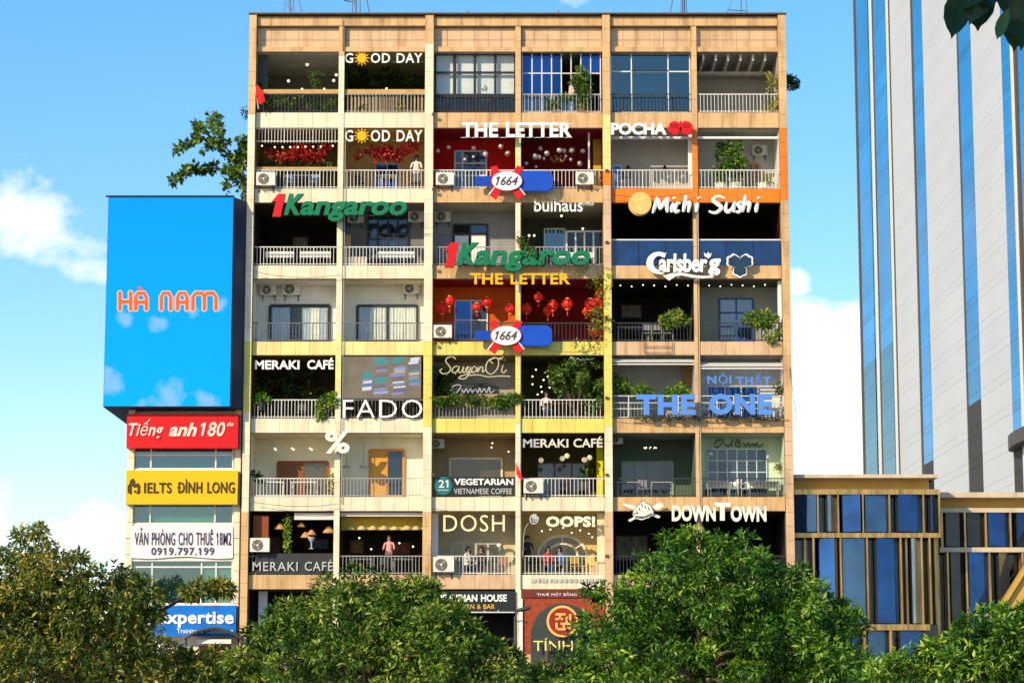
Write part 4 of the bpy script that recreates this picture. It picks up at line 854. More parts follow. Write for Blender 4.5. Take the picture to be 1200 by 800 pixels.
s = sign('letter_sign', 395, 531, -.3, 'cream percent symbol hung at the corner of two cream balconies'); letters('%', (380.5, 504.5, 410, 531), -.3, [mat('sign_cream', (.86, .82, .66), .5), SGR], s, .03, 0, .12)
s = sign('neon_sign', 556, 440, .1, 'Saigon Ơi in looping cream neon script with an underline'); NE = mat('neon_cream', (.55, .47, .30), .5)
bx = (514, 418, 598, 441)
script_strokes([
 [(.24,.12),(.20,.0),(.13,.04),(.10,.22),(.14,.42),(.17,.62),(.13,.82),(.06,.86),(.02,.72),(.05,.6)],
 [(.27,.48),(.22,.52),(.19,.72),(.23,.82),(.28,.6),(.29,.48),(.28,.78),(.32,.76),(.35,.5),(.34,.78),(.38,.74),(.42,.5),(.38,.62),(.40,.8),(.44,.64),(.45,.5),(.42,.9),(.36,1.12),(.28,1.08),(.33,.96),(.42,.86),(.48,.72)],
 [(.49,.5),(.46,.68),(.49,.8),(.53,.66),(.51,.5),(.49,.5)],
 [(.54,.78),(.56,.5),(.55,.76),(.59,.52),(.62,.56),(.61,.78),(.66,.66)],
 [(.78,.08),(.70,.18),(.66,.52),(.69,.84),(.76,.84),(.83,.52),(.83,.12),(.77,.04),(.72,.2),(.76,.34)],
 [(.83,.1),(.87,.06),(.89,.16)],
 [(.83,.12),(.88,.10),(.90,-.02),(.88,-.1)], [(.90,.42),(.88,.72),(.91,.8),(.95,.66)], [(.915,.2),(.925,.14)],
 [(.40,.96),(.55,.92),(.70,1.02),(.85,.98),(1.0,1.0)]], bx, .1, .028, NE, s)
s2 = sign('neon_sign', 560, 461, .6, 'unlit script sign on a rounded dark board, behind the flower box'); plate('board', [(528, 461), (528, 453), (533, 449), (578, 449), (584, 452), (586, 461)], .8, .08, mat('charcoal_panel', (0, 0, 0)), s2)
script_strokes([[(0,.3),(.1,.1),(.2,.2),(.1,.9),(.0,.8)], [(.22,.5),(.26,.9),(.32,.5),(.36,.9),(.42,.45),(.46,.9),(.52,.5),(.58,.9),(.62,.4),(.66,.9),(.72,.5),(.78,.9),(.84,.3),(.86,.9),(.95,.7)]], (530, 450, 582, 461), .66, .03, mat('sign_lilac_grey', (.4, .4, .46), .6), s2)
# NỘI THẤT / THE ONE
s = sign('letter_sign', 868, 453, -.1, 'small blue NỘI THẤT letters above the larger blue ones'); letters('NỘI', (829, 437, 857, 452), -.1, [SBL, SDB], s, .02, 0, .1, .05); letters('THẤT', (863, 436, 903, 451), -.1, [SBL, SDB], s, .02, 0, .1, .05); frame_rails(s, 826, 906, (443,), -.06, SBL)
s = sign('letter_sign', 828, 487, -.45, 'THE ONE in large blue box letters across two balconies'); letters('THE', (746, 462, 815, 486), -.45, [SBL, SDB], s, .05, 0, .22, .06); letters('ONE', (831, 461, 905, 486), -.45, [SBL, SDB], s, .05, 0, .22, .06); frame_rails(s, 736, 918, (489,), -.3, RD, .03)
# vegetarian coffee board
s = sign('sign_board', 555, 582, -.05, '21 VEGETARIAN VIETNAMESE COFFEE board hung on a balcony railing'); plate('board', [(508.5, 558.5), (603.5, 558.5), (603.5, 580.5), (508.5, 580.5)], .03, .06, mat('black_board', (.02, .022, .022), .5), s)
plate('teal_disc', ellipse(519.5, 569, 10.3, 10.8, 26), -.03, .03, mat('teal', (.01, .16, .17), .5), s); letters('21', (514, 562, 525.5, 571), -.06, SW, s, .01, 0, .03)
obj('small_print', MB().box(X_(513, 574, -.08), X_(526, 574, -.08), -.075, -.061, Z_(574.5, -.08), Z_(573.3, -.08)), SWD, s)
letters('VEGETARIAN', (532, 560.5, 601.5, 568), -.03, SW, s, .03, 0, .04); letters('VIETNAMESE COFFEE', (532, 572, 600, 578.5), -.03, mat('sign_grey_white', (.6, .6, .58), .6), s, .0, 0, .03)
# DOSH / OOPS!
s = sign('letter_sign', 556, 624, .05, 'DOSH in large thin cream letters'); letters('DOSH', (519.5, 603, 591.5, 622.5), .05, [SIV, SORW], s, -.002, 0, .1, .05)
s = sign('letter_sign', 668, 618, .05, 'OOPS! in fat glowing cream letters with a scribbled hand logo'); letters('OOPS!', (640, 604.5, 697.5, 617), .05, mat('sign_lit_cream', (.9, .84, .55), .5, emit=(1, .85, .45), estr=.12), s, .045, 0, .12, .04)
GY = mat('sign_grey', (0, 0, 0))
plate('logo_disc', ellipse(626, 608.5, 6.2, 5.8, 20), .06, .05, mat('sign_side_dark', (0, 0, 0)), s)
script_strokes([[(.1,.6),(.15,.2),(.3,.1),(.35,.5),(.4,.05),(.5,.0),(.5,.5),(.62,.05),(.7,.1),(.66,.55),(.85,.3),(.9,.4),(.8,.8),(.5,1),(.2,.9),(.1,.6)], [(.35,.6),(.5,.75),(.7,.6)]], (620.5, 602.5, 632, 613.5), -.01, .03, GY, s)
obj('cable', MB().tube(smooth_line([W(619, 613, -.02), W(614.5, 622, -.02), W(613, 640, -.02), W(612.5, 651, -.02)]), .015, 4), SWD, s)
s = sign('letter_sign', 662, 683, -.03, 'row of small grey illegible lettering on the cream band above the red arch')
x = 622.5
for i, wd in enumerate((7, 3, 9, 3, 6, 5, 5, 5, 5, 6, 3, 7, 5, 7)): px_box('letter', x, 677 + random.uniform(0, 1), x + wd * .8, 682, -.05, -.02, SWD, s); x += wd + .9
# DOWNTOWN
s = sign('letter_sign', 842, 612, -.3, 'DOWNTOWN in tall condensed cream letters over black bays'); DC = mat('sign_pale_cream', (.86, .80, .66), .5)
letters('DOWN', (787.5, 591.5, 838.5, 610.5), -.3, [DC, SGR], s, .042, 0, .12, .0); letters('T', (837, 588.5, 856, 609.5), -.3, [DC, SGR], s, .045, 0, .12); letters('OWN', (856.5, 592.5, 898, 611), -.3, [DC, SGR], s, .042, 0, .12, .0)
s = sign('emblem_sign', 753, 611, -.3, 'cream fish emblem over crossed spatula and knife'); Y = -.3
plate('spatula', [(736, 609), (738, 611), (766, 596), (771, 597), (778, 592.5), (775, 588), (768, 591), (764, 594)], Y, .05, DC, s); plate('knife', [(772, 607), (774, 604.5), (742, 592), (730, 589.5), (731, 592), (740, 596)], Y - .055, .04, DC, s)
pl = [(742, 600), (744, 596), (747, 593), (751, 589), (754.5, 586.5), (757, 590), (761, 591), (764, 595), (765, 598), (761, 602), (755, 604.5), (748, 604.5), (743, 603)]
plate('fish_outline', [(753.5 + (x - 753.5) * 1.1, 597 + (y - 597) * 1.12) for x, y in pl], Y - .1, .04, mat('sign_side_dark', (0, 0, 0)), s); plate('fish', pl, Y - .145, .05, DC, s)
for k, (x_, y_) in enumerate(((751, 590), (755, 592), (759, 594), (748, 594.5))): plate('fish_fin_line', [(x_, y_), (x_ + 1.1, y_ - .5), (x_ + 2.4, y_ + 3.6), (x_ + 1.6, y_ + 4)], Y - .196, .012, SBK, s)
obj('fish_eye', MB().ball(W(746, 599, Y - .2), .03, 8), SBK, s); plate('fish_mouth', [(742.5, 601), (749, 600), (749, 601), (743, 602)], Y - .196, .012, SBK, s); plate('dish_shadow', [(744, 604.6), (752, 606), (760, 603.6), (763, 600.5), (764, 601.5), (760, 605), (752, 607.4), (744, 606)], Y - .25, .01, SBK, s)  # last plate is a thin dark line along the dish's rim
plate('dish', [(741, 602), (744, 607), (752, 609), (761, 606), (766, 600), (765, 598), (760, 603.5), (752, 606), (745, 604.5)], Y - .2, .04, DC, s)
# ground-floor signs
s = sign('sign_board', 555, 717, -.1, 'THE INDIAN HOUSE KITCHEN & BAR on a black board above the trees'); plate('board', [(505, 692), (603.5, 692), (603.5, 717.5), (505, 717.5)], -.04, .12, mat('black_board', (0, 0, 0)), s)
letters('THE INDIAN HOUSE', (505.5, 696, 594, 704.5), -.16, SW, s, .03, 0, .04); letters('KITCHEN & BAR', (525, 707.5, 580, 713), -.16, SORW, s, .01, 0, .04); obj('lamp_rail', MB().tube([W(552, 717, -.6), W(603, 717, -.6)], .03, 5), WHITEM, s)
for x in (568, 584): obj('lamp_bracket', MB().tube([W(x, 717, -.6), W(x, 715, -.18)], .03, 5), WHITEM, s)
s = sign('emblem_sign', 659, 748, -.4, 'round gold and red medallion with interlocked strokes in the brick arch'); Y = -.3
plate('medallion_rim', ellipse(659, 727.5, 18.5, 18.5, 32), Y, .1, mat('medallion_gold', (.80, .42, .12), .45, emit=(.9, .35, .08), estr=.25), s); plate('medallion', ellipse(659, 727.5, 15.8, 15.8, 32), Y - .1, .02, mat('medallion_red', (.30, .02, .008), .4, emit=(.7, .08, .01), estr=.06), s)
for a, b, c, d in ((651, 718, 663, 720.5), (655, 720.5, 657.5, 726), (651, 723.5, 660, 726), (651, 729, 653.5, 738), (651, 735.5, 663, 738), (657, 729, 667, 731.5), (663, 722, 665.5, 729), (659.5, 731.5, 662, 735.5), (667, 719, 669.5, 731.5), (665, 733, 669, 737)): px_box('stroke', a, b, c, d, Y - .17, Y - .12, mat('medallion_gold', (0, 0, 0)), s)
s = sign('letter_sign', 655, 763, -.3, 'gold TÍNH letters half hidden by leaves below the round medallion'); letters('TÍNH', (625, 747, 671, 762), -.25, mat('sign_pale_gold', (.85, .66, .2), .45, emit=(.9, .6, .1), estr=.2), s, -.005, 0, .06)
s = sign('letter_sign', 645, 700, -.05, 'small white line of print on the dark red board over the brick arch'); letters('THUÊ MẶT BẰNG', (629, 693, 676, 698.5), -.05, SW, s, .0, 0, .02)
s = sign('neon_sign', 865, 532, 1.5, 'faint dark script lettering on the mint wall above the grid window')
script_strokes([[(.0,.7),(.1,.2),(.2,.3),(.1,.9),(.02,.9)], [(.22,.6),(.3,.9),(.34,.5)], [(.38,.1),(.36,.9)], [(.44,.9),(.46,.2),(.52,.3),(.48,.5),(.54,.6),(.52,.9),(.46,.9)], [(.6,.5),(.64,.9),(.7,.5),(.72,.9),(.78,.6),(.82,.9),(.86,.5),(.9,.9),(1,.6)]], (836, 513, 895, 524), 1.5, .035, mat('dark_green_script', (.08, .12, .07), .6), s)
s = sign('neon_sign', 683, 424, .1, 'tiny unlit script neon over the leafy balcony'); script_strokes([[(0,.6),(.1,.1),(.2,.9),(.35,.4),(.45,.7),(.6,.5),(.8,.6),(1,.4)]], (667, 417, 696, 424), .1, .022, SWD, s)
# left building's shop signs
s = sign('shop_sign', 214, 525, -.4, 'red sign box reading Tiếng anh 180 in pale script'); px_box('sign_box', 148.5, 484.5, 279, 524.5, -.55, .04, mat('sign_bright_red', (.66, .001, .004), .45, .04), s); PK = mat('sign_pinkish', (.90, .62, .52), .5)
letters('Tiếng', (150.5, 491, 192, 515), -.55, PK, s, .018, .28, .04, .02); letters('anh', (198, 495, 231, 511), -.55, PK, s, .03, .28, .04); letters('180', (235, 494, 264, 511), -.55, PK, s, .022, .22, .04, .02); letters("do", (266, 494, 274, 499), -.55, PK, s, .02, .2, .04)
s = sign('shop_sign', 214, 590, -.3, 'yellow sign box reading IELTS ĐÌNH LONG in dark letters'); px_box('sign_box', 147.5, 551, 278.5, 590.5, -.45, .04, mat('sign_bright_yellow', (.78, .47, .001), .45, .04), s); DKB = mat('sign_dark_brown', (.06, .035, .01), .5)
letters('IELTS', (168.5, 565, 201, 577.5), -.45, DKB, s, .016, 0, .04, .04); letters('ĐÌNH LONG', (207.5, 561, 275, 577.5), -.45, DKB, s, .016, 0, .04, .04)
plate('logo', [(149.5, 577), (149.5, 569), (152, 566), (152, 563), (156, 560), (158, 563), (158, 567), (162, 565.5), (164, 569), (164, 577), (161, 579), (161, 570), (157, 571), (154, 568), (154, 579)], -.45, .03, DKB, s)
obj('logo_dot', MB().ball(W(158, 575.5, -.5), .05, 8), DKB, s)
s = sign('banner', 214, 656, -.1, 'wrinkled white banner reading VĂN PHÒNG CHO THUÊ 18M2, 0919.797.199'); CL = mat('banner_cloth', (.82, .76, .74), .75, .08, 2.5, bump=.5)
mb = MB(); nx, nz_ = 30, 10; vs = []
for j in range(nz_ + 1):
    for i in range(nx + 1):
        u, v = i / nx, j / nz_; p = W(153 + u * 120, 616 + v * (37 + 1.2 * math.sin(u * 9)), -.03); amp = (abs(u - .5) * 2) ** 3
        vs.append((p.x, p.y - .012 - .018 * amp * abs(math.sin(7 * u + 5 * v)) * v, p.z))
mb.add(vs, [(j * (nx + 1) + i, j * (nx + 1) + i + 1, (j + 1) * (nx + 1) + i + 1, (j + 1) * (nx + 1) + i) for j in range(nz_) for i in range(nx)]); obj('cloth', mb, CL, s, smooth=True)
VI = mat('print_violet_black', (.07, .05, .10), .6); VI2 = VI
letters('VĂN PHÒNG CHO THUÊ 18M2', (157.5, 618, 271, 638.5), -.062, VI, s, .006, 0, .015, .05); letters('0919.797.199', (177, 641, 251, 650), -.062, VI, s, .014, 0, .015, .06)
s = sign('shop_sign', 240, 742, -.2, 'blue board ending in xpertise, half hidden by leaves'); px_box('sign_box', 178, 709, 276.5, 745, -.3, .04, mat('sign_azure', (.003, .17, .60), .45, .25, 1.2), s); letters('expertise', (185, 716, 274, 735), -.3, SW, s, .03, 0, .04, .02); letters('Training & Consulting', (207, 736, 273, 743), -.3, SW, s, .01, 0, .03)

# ================================================================== AIR CONDITIONERS
ACW = mat('ac_casing', (.74, .70, .60), .45, .08, stain=.15); ACG = mat('ac_grille', (.30, .27, .20), .6, .2); ACF = mat('ac_fan_blade', (.12, .11, .09), .5)
def make_ac():
    t = empty('air_conditioner', (0, 0, 0)); 
    obj('casing', MB().box(-.4, .4, -.3, 0, .03, .58).box(-.39, .39, -.29, -.01, .58, .6), ACW, t)
    obj('fan_recess', MB().lathe((-.09, -.302, .30), [(.225, -.004), (.225, .0)], 20, axis='y'), ACF, t)
    for r in (.225, .17, .115, .06):
        mb = MB(); mb.tube([(-.09 + r * math.cos(2 * math.pi * k / 20), -.312, .30 + r * math.sin(2 * math.pi * k / 20)) for k in range(21)], .008, 4); obj('grille_ring', mb, ACG, t)
    mb = MB()
    for k in range(3): a = 2 * math.pi * k / 3 + .5; mb.prism([(-.09 + .03 * math.cos(a), .30 + .03 * math.sin(a)), (-.09 + .2 * math.cos(a), .30 + .2 * math.sin(a)), (-.09 + .19 * math.cos(a + .75), .30 + .19 * math.sin(a + .75))], -.309, -.307)
    obj('fan_blades', mb, ACG, t); obj('hub', MB().lathe((-.09, -.325, .30), [(.045, -.002), (.045, .018)], 10, axis='y'), ACW, t)
    for x in (-.3, .3): obj('bracket', MB().box(x - .02, x + .02, -.34, .0, -.02, .029).box(x - .02, x + .02, -.03, 0, -.22, -.021), DARKM, t)
    return t
AC0 = make_ac(); AC0['category'] = 'air conditioner'; AC0['group'] = 'air conditioner units on the balconies'
for i, (px, py, Y, lab, s) in enumerate([
    (312, 219.5, -.02, 'cream air conditioner at the left end pier, just above the first green 1Kangaroo sign', 1.0), (521.5, 219, -.02, 'air conditioner hung left of the blue 1664 emblem, under THE LETTER in white', .95), (685, 218.5, -.02, 'air conditioner in front of the ochre wall beside red rooms', .95),
    (890, 184, 2.18, 'air conditioner high on the white wall behind a balcony tree', .8), (417, 263, 1.88, 'air conditioner half behind the first green 1Kangaroo letters', .85), (488, 262, 1.88, 'air conditioner on dark wall at the end of green 1Kangaroo letters', .85), (519, 262, 1.88, 'air conditioner on the grey wall right of the cream pier, above a red figure 1', .85),
    (315, 347.5, 1.58, 'left one of two air conditioners side by side over the curtained sliding door', .85), (342, 347.5, 1.58, 'right one of two air conditioners side by side over the curtained sliding door', .95), (482, 346, 1.48, 'single air conditioner over the wide cream-curtained door', .85),
    (519, 397.5, -.02, 'air conditioner on the railing of the orange-red balcony with lanterns', .95), (625, 579, -.02, 'air conditioner on railing beside the small red flag', 1.02), (305, 647.5, -.02, 'air conditioner above the charcoal MERAKI CAFÉ panel', 1.0), (520, 671, -.02, 'large air conditioner below the DOSH letters', 1.08), (513, 526, 1.5, 'small air conditioner on the tan wall over the vegetarian coffee board', .7), (722, 521, 1.8, 'small air conditioner in the dark green bay with a chandelier', .7)]):
    p = W(px, py, Y); p.z += .0
    if i == 0: AC0.location = p; AC0.scale = (s, s, s); AC0['label'] = lab; BASE[AC0.name] = p
    else: copy_tree(AC0, p, lab, sc_=s)

# ================================================================== PLANTS
POT = mat('clay_pot', (.30, .13, .06), .8, .2); POTW = mat('white_pot', (.72, .70, .66), .5); POTD = mat('dark_pot', (.04, .04, .04), .6)
def plant(label, blobs, Y, lm=None, tw=16, per=7, L=.16, sp=.10, pot=None, name='potted_plant', cat='plant', tone=.45, stems=True, group=None, dy=.25):
    lm = lm or PLANT
    bl = []
    for (px, py, r) in blobs:
        p = W(px, py, Y + random.uniform(-dy, dy)); bl.append((p.x, p.y, p.z, r / 28.0, tone + random.uniform(-.12, .12)))
    zb = min(b[2] - b[3] for b in bl); cxm = sum(b[0] for b in bl) / len(bl)
    t = empty(name, (cxm, Y, zb), label, cat, group)
    C, A, Nn, T = clump_leaves(bl, tw, per, L, sp)
    leaf_mesh('foliage', C, A, Nn, rng.uniform(.75, 1.2, len(C)) * L, rng.uniform(.22, .32, len(C)) * L, T, lm, t)
    if stems:
        mb = MB()
        for b in bl[:14]: mb.tube([(cxm, Y, zb), ((cxm + b[0]) / 2, Y, (zb + b[2]) / 2), b[:3]], [.02, .014, .008], 4)
        obj('stem', mb, BARK, t)
    if pot:
        obj('pot', MB().lathe((cxm, Y, zb - .28), [(.10, 0), (.15, .3), (.165, .3), (.165, .34), (.13, .33)], 12), pot, t)
    return t
plant('low green plants behind dark rails under the red flag, top left bay', [(312 + k * 10, 120 + random.uniform(-3, 3), 6) for k in range(9)], .55, GREEN, 14, 7, .15, .1, POTD, tone=.55)
plant('small spindly tree in the top left bay under bulb lights', [(369, 84, 4), (374, 92, 4), (366, 93, 3), (372, 101, 4)], 1.0, PLANT, 8, 6, .13, tone=.4)
plant('leafy plant in the dark left corner of the top left bay', [(308, 90, 5), (311, 98, 5), (306, 101, 4)], .9, PLANT, 10, 6, .15)
plant('green and reddish plants behind timber slats under the upper GOOD DAY sign', [(415 + k * 9, 124 + random.uniform(-3, 2), 4) for k in range(9)], .45, PLANT, 8, 6, .13, .1, POT)
plant('dark hanging greenery under the top storey ceiling by GOOD DAY', [(418 + k * 9, 91 + random.uniform(-6, 6), 6) for k in range(8)], 2.2, GREEN, 16, 7, .16, tone=.35, name='hanging_plant', stems=False)
plant('tall shrub by the open blue windows of the top storey', [(682, 84, 6), (677, 94, 6), (685, 98, 7), (680, 106, 8), (688, 112, 7), (676, 117, 6), (683, 124, 7)], .2, PLANT, 14, 7, .17, .1, POT, dy=.1)
plant('small bush behind the railing under the blue windows', [(646, 122, 5), (654, 120, 5), (661, 117, 5), (650, 127, 4)], .25, PLANT, 12, 7, .14, .1, POTW, dy=.08)
plant('thin plant behind the large curtained window of the top storey', [(569, 105, 3), (571, 112, 4), (567, 119, 4)], .75, OLIVE, 6, 5, .12)
plant('pale creeper climbing the right end pier of the top storey', [(905, 88, 4), (907, 97, 5), (904, 108, 5), (908, 117, 5), (906, 126, 6), (901, 128, 5)], .2, GOLDL, 10, 6, .14, tone=.5, dy=.08, name='climbing_plant')
plant('bushy small tree on the white balcony below the pergola bay', [(858, 168, 6), (850, 174, 6), (865, 176, 6), (846, 183, 6), (859, 186, 7), (867, 192, 5), (852, 196, 5), (845, 206, 5), (863, 203, 5)], .7, LIME, 13, 7, .2, .13, POTW, tone=.4)
plant('dark shrub low on the balcony left of the bushy small tree', [(842, 200, 5), (838, 207, 6), (845, 213, 5)], .45, GREEN, 12, 6, .16, .1, POTD)
plant('yellowish shoots behind the railing at the bay under the pergola', [(901, 213, 4), (899, 207, 3)], .4, GOLDL, 8, 6, .14)
plant('green vine hanging over the second green 1Kangaroo sign', [(613, 282, 4), (616, 289, 5), (621, 296, 5), (628, 300, 4), (614, 298, 4), (635, 306, 3)], -.62, GREEN, 12, 6, .14, tone=.5, dy=.03, name='climbing_plant', stems=False)
plant('yellow-green creeper trailing down the yellow pier beside the lantern balcony', [(705 + random.uniform(-8, 8), 314 + k * 5, 4.5) for k in range(18)] + [(688, 316, 5), (680, 320, 4), (672, 402, 5), (684, 405, 5), (696, 404, 5)], -.3, GOLDL, 5, 5, .12, tone=.3, dy=.04, name='climbing_plant', stems=False)
plant('olive leaves among red lanterns at the right of the lantern balcony', [(690, 330, 6), (700, 335, 6), (695, 372, 7), (704, 378, 6), (692, 384, 6), (703, 365, 5)], .4, OLIVE, 14, 6, .14, tone=.6, stems=False, name='hanging_plant')
plant('bright bush on the dark café rail left of the string-lit blue door', [(778, 376, 6), (786, 372, 6), (794, 370, 6), (801, 376, 6), (790, 379, 5), (782, 381, 4)], .1, PLANT, 18, 8, .17, .1, tone=.62, dy=.1)
plant('round flower bush on railing right of the blue door', [(878, 375, 6), (886, 372, 6), (895, 370, 7), (903, 373, 6), (900, 379, 5), (884, 380, 5), (892, 378, 6)], .05, PLANT, 18, 8, .17, .1, tone=.6, dy=.1)
plant('low plants at the foot of the ornate railing, right end of the blue door bay', [(900, 393, 4), (908, 396, 5), (914, 390, 4), (905, 400, 3)], -.05, GREEN, 10, 6, .14, tone=.6, dy=.05)
plant('small bush in black pot at the left pier under MERAKI CAFÉ in white', [(302, 468, 4), (306, 466, 5), (311, 469, 4)], .0, LIME, 14, 7, .14, .09, POTD, dy=.05)
plant('bright lime vine spilling over the rail next to the FADO letters', [(384, 467, 5), (391, 466, 5), (377, 471, 5), (375, 480, 4), (376, 488, 4), (389, 472, 5)], -.02, LIME, 16, 7, .14, tone=.6, dy=.06, name='climbing_plant')
plant('dark dense plants filling the bay behind MERAKI CAFÉ in white', [(304 + random.uniform(0, 84), 438 + random.uniform(0, 24), 7) for k in range(18)], 2.3, OLIVE, 14, 7, .17, tone=.3, stems=False, name='hanging_plant')
plant('long flower box of trailing plants under the Saigon Ơi neon', [(512 + k * 7, 470 + random.uniform(-3, 3), 5.5) for k in range(14)] + [(590, 475, 5), (596, 470, 6), (608, 468, 4)], .0, PLANT, 15, 7, .16, tone=.42, dy=.08, name='flower_box', stems=False)
box('planter_box', X_(509, 466, .1), X_(603, 466, .1), .12, .3, Z_(476, .1), Z_(464, .1), mat('planter_timber', (.45, .24, .07), .7, .2, 4), bpy.data.objects['flower_box'])
bpy.data.objects['planter_box'].location = Vector((0, .2, 0)) + Vector((X_(556, 470, .1), 0, Z_(476, .1))) - BASE['flower_box']
plant('dark leafy shrub at the left of the Saigon Ơi balcony', [(512 + random.uniform(0, 22), 432 + random.uniform(0, 28), 6) for k in range(10)], .9, GREEN, 14, 7, .17, tone=.3)
plant('large airy tree crown filling the right of the leafy yellow balcony', [(650 + random.uniform(0, 56), 422 + random.uniform(0, 40), 6.5) for k in range(30)] + [(688, 470, 6), (700, 476, 6), (694, 484, 5), (704, 466, 5)], .55, PLANT, 12, 7, .17, tone=.36, name='balcony_tree', cat='tree', dy=.5)
plant('green shrub left of THE ONE letters on the slatted-awning balcony', [(720, 446, 6), (727, 444, 6), (724, 453, 7), (733, 456, 6), (719, 459, 5)], .5, GREEN, 15, 7, .18, tone=.5)
plant('pale green plant behind the letter T of the large blue letters', [(748, 459, 5), (755, 455, 5), (760, 460, 4)], .5, LIME, 12, 6, .17); plant('spiky plant behind the letters H and E of the large blue letters', [(790, 459, 5), (797, 455, 5), (802, 461, 4), (783, 461, 4)], .5, LIME, 12, 6, .17)
plant('small plant on the pier side right of the small blue letters', [(913, 453, 4), (914, 459, 4)], .3, GREEN, 12, 6, .15, tone=.5); plant('row of dark seedlings along the band under the large blue letters', [(748 + k * 9, 489 + random.uniform(-1, 1), 2.6) for k in range(19)], -.1, OLIVE, 6, 5, .11, tone=.3, dy=.03, name='flower_box', stems=False)
plant('small dark palm at the left of the cream balcony', [(300, 558, 4), (304, 562, 4)], .4, GREEN, 10, 5, .2, tone=.3); plant('yellow-green shrub at the right end of the cream balcony under the percent symbol', [(387, 560, 4), (389, 568, 5), (388, 576, 4)], .45, GOLDL, 12, 6, .15, .1, POT)
plant('hanging plant against the yellow wall behind the globe lamps', [(690, 541, 3), (689, 547, 4), (687, 553, 4)], 1.4, LIME, 8, 6, .14, name='hanging_plant'); plant('tiny plant fixed to the mint wall right of the grid window', [(914, 546, 3), (912, 549, 2)], 1.0, OLIVE, 8, 5, .14)
plant('long trailing vine hanging in the dark lantern bay', [(337, 608 + k * 5, 3.2) for k in range(8)], .4, LIME, 10, 5, .12, tone=.65, dy=.05, name='hanging_plant')
plant('dark shrub growing out of the right side wall near the roof', [(923, 93, 4), (929, 96, 5), (926, 101, 4), (933, 99, 2)], 1.0, GREEN, 14, 6, .17, tone=.15, name='wall_shrub')
plant('tiny weed growing on the left side wall near the red flag', [(287, 128, 2.5), (288, 134, 2.5)], .8, GREEN, 6, 5, .14, tone=.2, name='wall_shrub')
plant('cluster of dark red paper flowers hung along the brown bay with string lights', [(312 + random.uniform(0, 72), 173 + random.uniform(0, 18), 4.2) for k in range(34)], .8, FLOWER, 9, 7, .14, tone=.5, name='hanging_flowers', cat='flowers', stems=False)
plant('dark green garland among red flowers in the brown bay', [(306 + k * 8, 192 + random.uniform(-2, 2), 3.5) for k in range(11)], .9, OLIVE, 8, 5, .12, tone=.3, name='garland', cat='garland', stems=False)
plant('red paper umbrellas and flowers under the ochre ceiling', [(418 + random.uniform(0, 70), 171 + random.uniform(0, 14), 4.4) for k in range(24)], .9, FLOWER, 9, 7, .15, tone=.5, name='hanging_flowers', cat='flowers', stems=False)

# ficus growing at the wall behind the billboard ---------------------
fic = empty('wall_tree', (-11.5, 2.5, Z_(262, .2)), 'dark-leaved tree sprouting beside the café block above the billboard', 'tree')
br = [[(288, 238), (284, 215), (278, 195), (268, 178), (258, 160), (252, 145), (250, 137)], [(284, 212), (276, 205), (262, 199), (248, 197), (236, 200), (222, 200), (212, 205), (204, 213)], [(280, 200), (262, 176), (248, 170), (238, 176)], [(262, 172), (246, 160), (236, 150), (228, 146)], [(246, 168), (232, 160), (222, 168), (212, 172), (204, 182)], [(282, 190), (286, 175), (284, 165)]]
bl = []
mb = MB()
for b in br:
    pts = smooth_line([W(x, y, 2.5 + .25 * k * random.uniform(-1, 1)) for k, (x, y) in enumerate(b)], 4); mb.tube(pts, [max(.012, .075 * (1 - i / len(pts))) for i in range(len(pts))], 5)
    for i, p in enumerate(pts[3:]):
        if random.random() < .7: bl.append((p.x + random.uniform(-.06, .06), p.y, p.z + random.uniform(-.04, .1), random.uniform(.09, .2), .5))
for k in range(15): p = W(random.uniform(266, 289), random.uniform(170, 228), 2.6); bl.append((p.x, p.y + random.uniform(-.4, .4), p.z, .2, .55))
obj('trunk', mb, BARK, fic); C, A, Nn, T = clump_leaves(bl, 7, 3, .2, .08); leaf_mesh('crown', C, A, Nn, rng.uniform(.6, 1.1, len(C)) * .29, .085, T, GREEN, fic)

# ================================================================== LAMPS, LANTERNS, GLOBES
GLOBE = mat('silver_globe', (.75, .62, .60), .25, .3, 8, metal=.55); BULB = mat('lit_bulb', (.8, .75, .6), .4, emit=(1, .82, .55), estr=2.2); LANT = mat('red_lantern_paper', (.62, .015, .01), .5, .25, 5, emit=(.8, .05, .02), estr=.10); WIRE = mat('black_wire', (.02, .02, .02), .6)
g0 = empty('mirror_globe', (0, 0, 0), None, 'globe', 'silver globes hanging in the red rooms'); obj('globe', MB().ball((0, 0, 0), .1, 12), GLOBE, g0, smooth=True); obj('cord', MB().tube([(0, 0, .1), (0, 0, .55)], .006, 4), WIRE, g0)
ORD = 'first second third fourth fifth sixth seventh eighth ninth tenth eleventh twelfth thirteenth fourteenth fifteenth'.split()
gl = [(513, 177, 1), (525.6, 172.6, 1.1), (555, 173.6, 1.2), (569, 181, 1.3), (587, 171.6, 1.25), (595, 180, 1.35), (545, 187, .8), (555, 184, .7), (633, 174, 1.15), (627, 183.6, 1.4), (631.6, 184.5, 1.1), (641, 180, 1.35), (655.6, 176, 1.3), (661, 177, 1.05), (670, 176, 1.4), (683, 177, 1.0), (616.6, 191.6, 1), (679.6, 191.6, 1.2), (669, 187, .8), (628, 195.6, .8), (637, 186, .8), (663, 183, .7)]
for i, (px, py, s) in enumerate(gl):
    rm = [g_ for g_ in gl if (g_[0] < 608) == (px < 608)]; rk = sorted(rm).index((px, py, s))
    lab = 'silver globe, %s from the left in the %s' % (ORD[rk], 'bright red room' if px < 608 else 'dark red room')
    p = W(px, py, .7 + .5 * ((i * 7) % 3) / 2)
    if i == 0: g0.location = p; g0['label'] = lab; g0.scale = (s,) * 3
    else:
        g = copy_tree(g0, p, lab, sc_=s)
    (g0 if i == 0 else g)['group'] = 'silver globes left of the column' if px < 608 else 'silver globes right of the column'
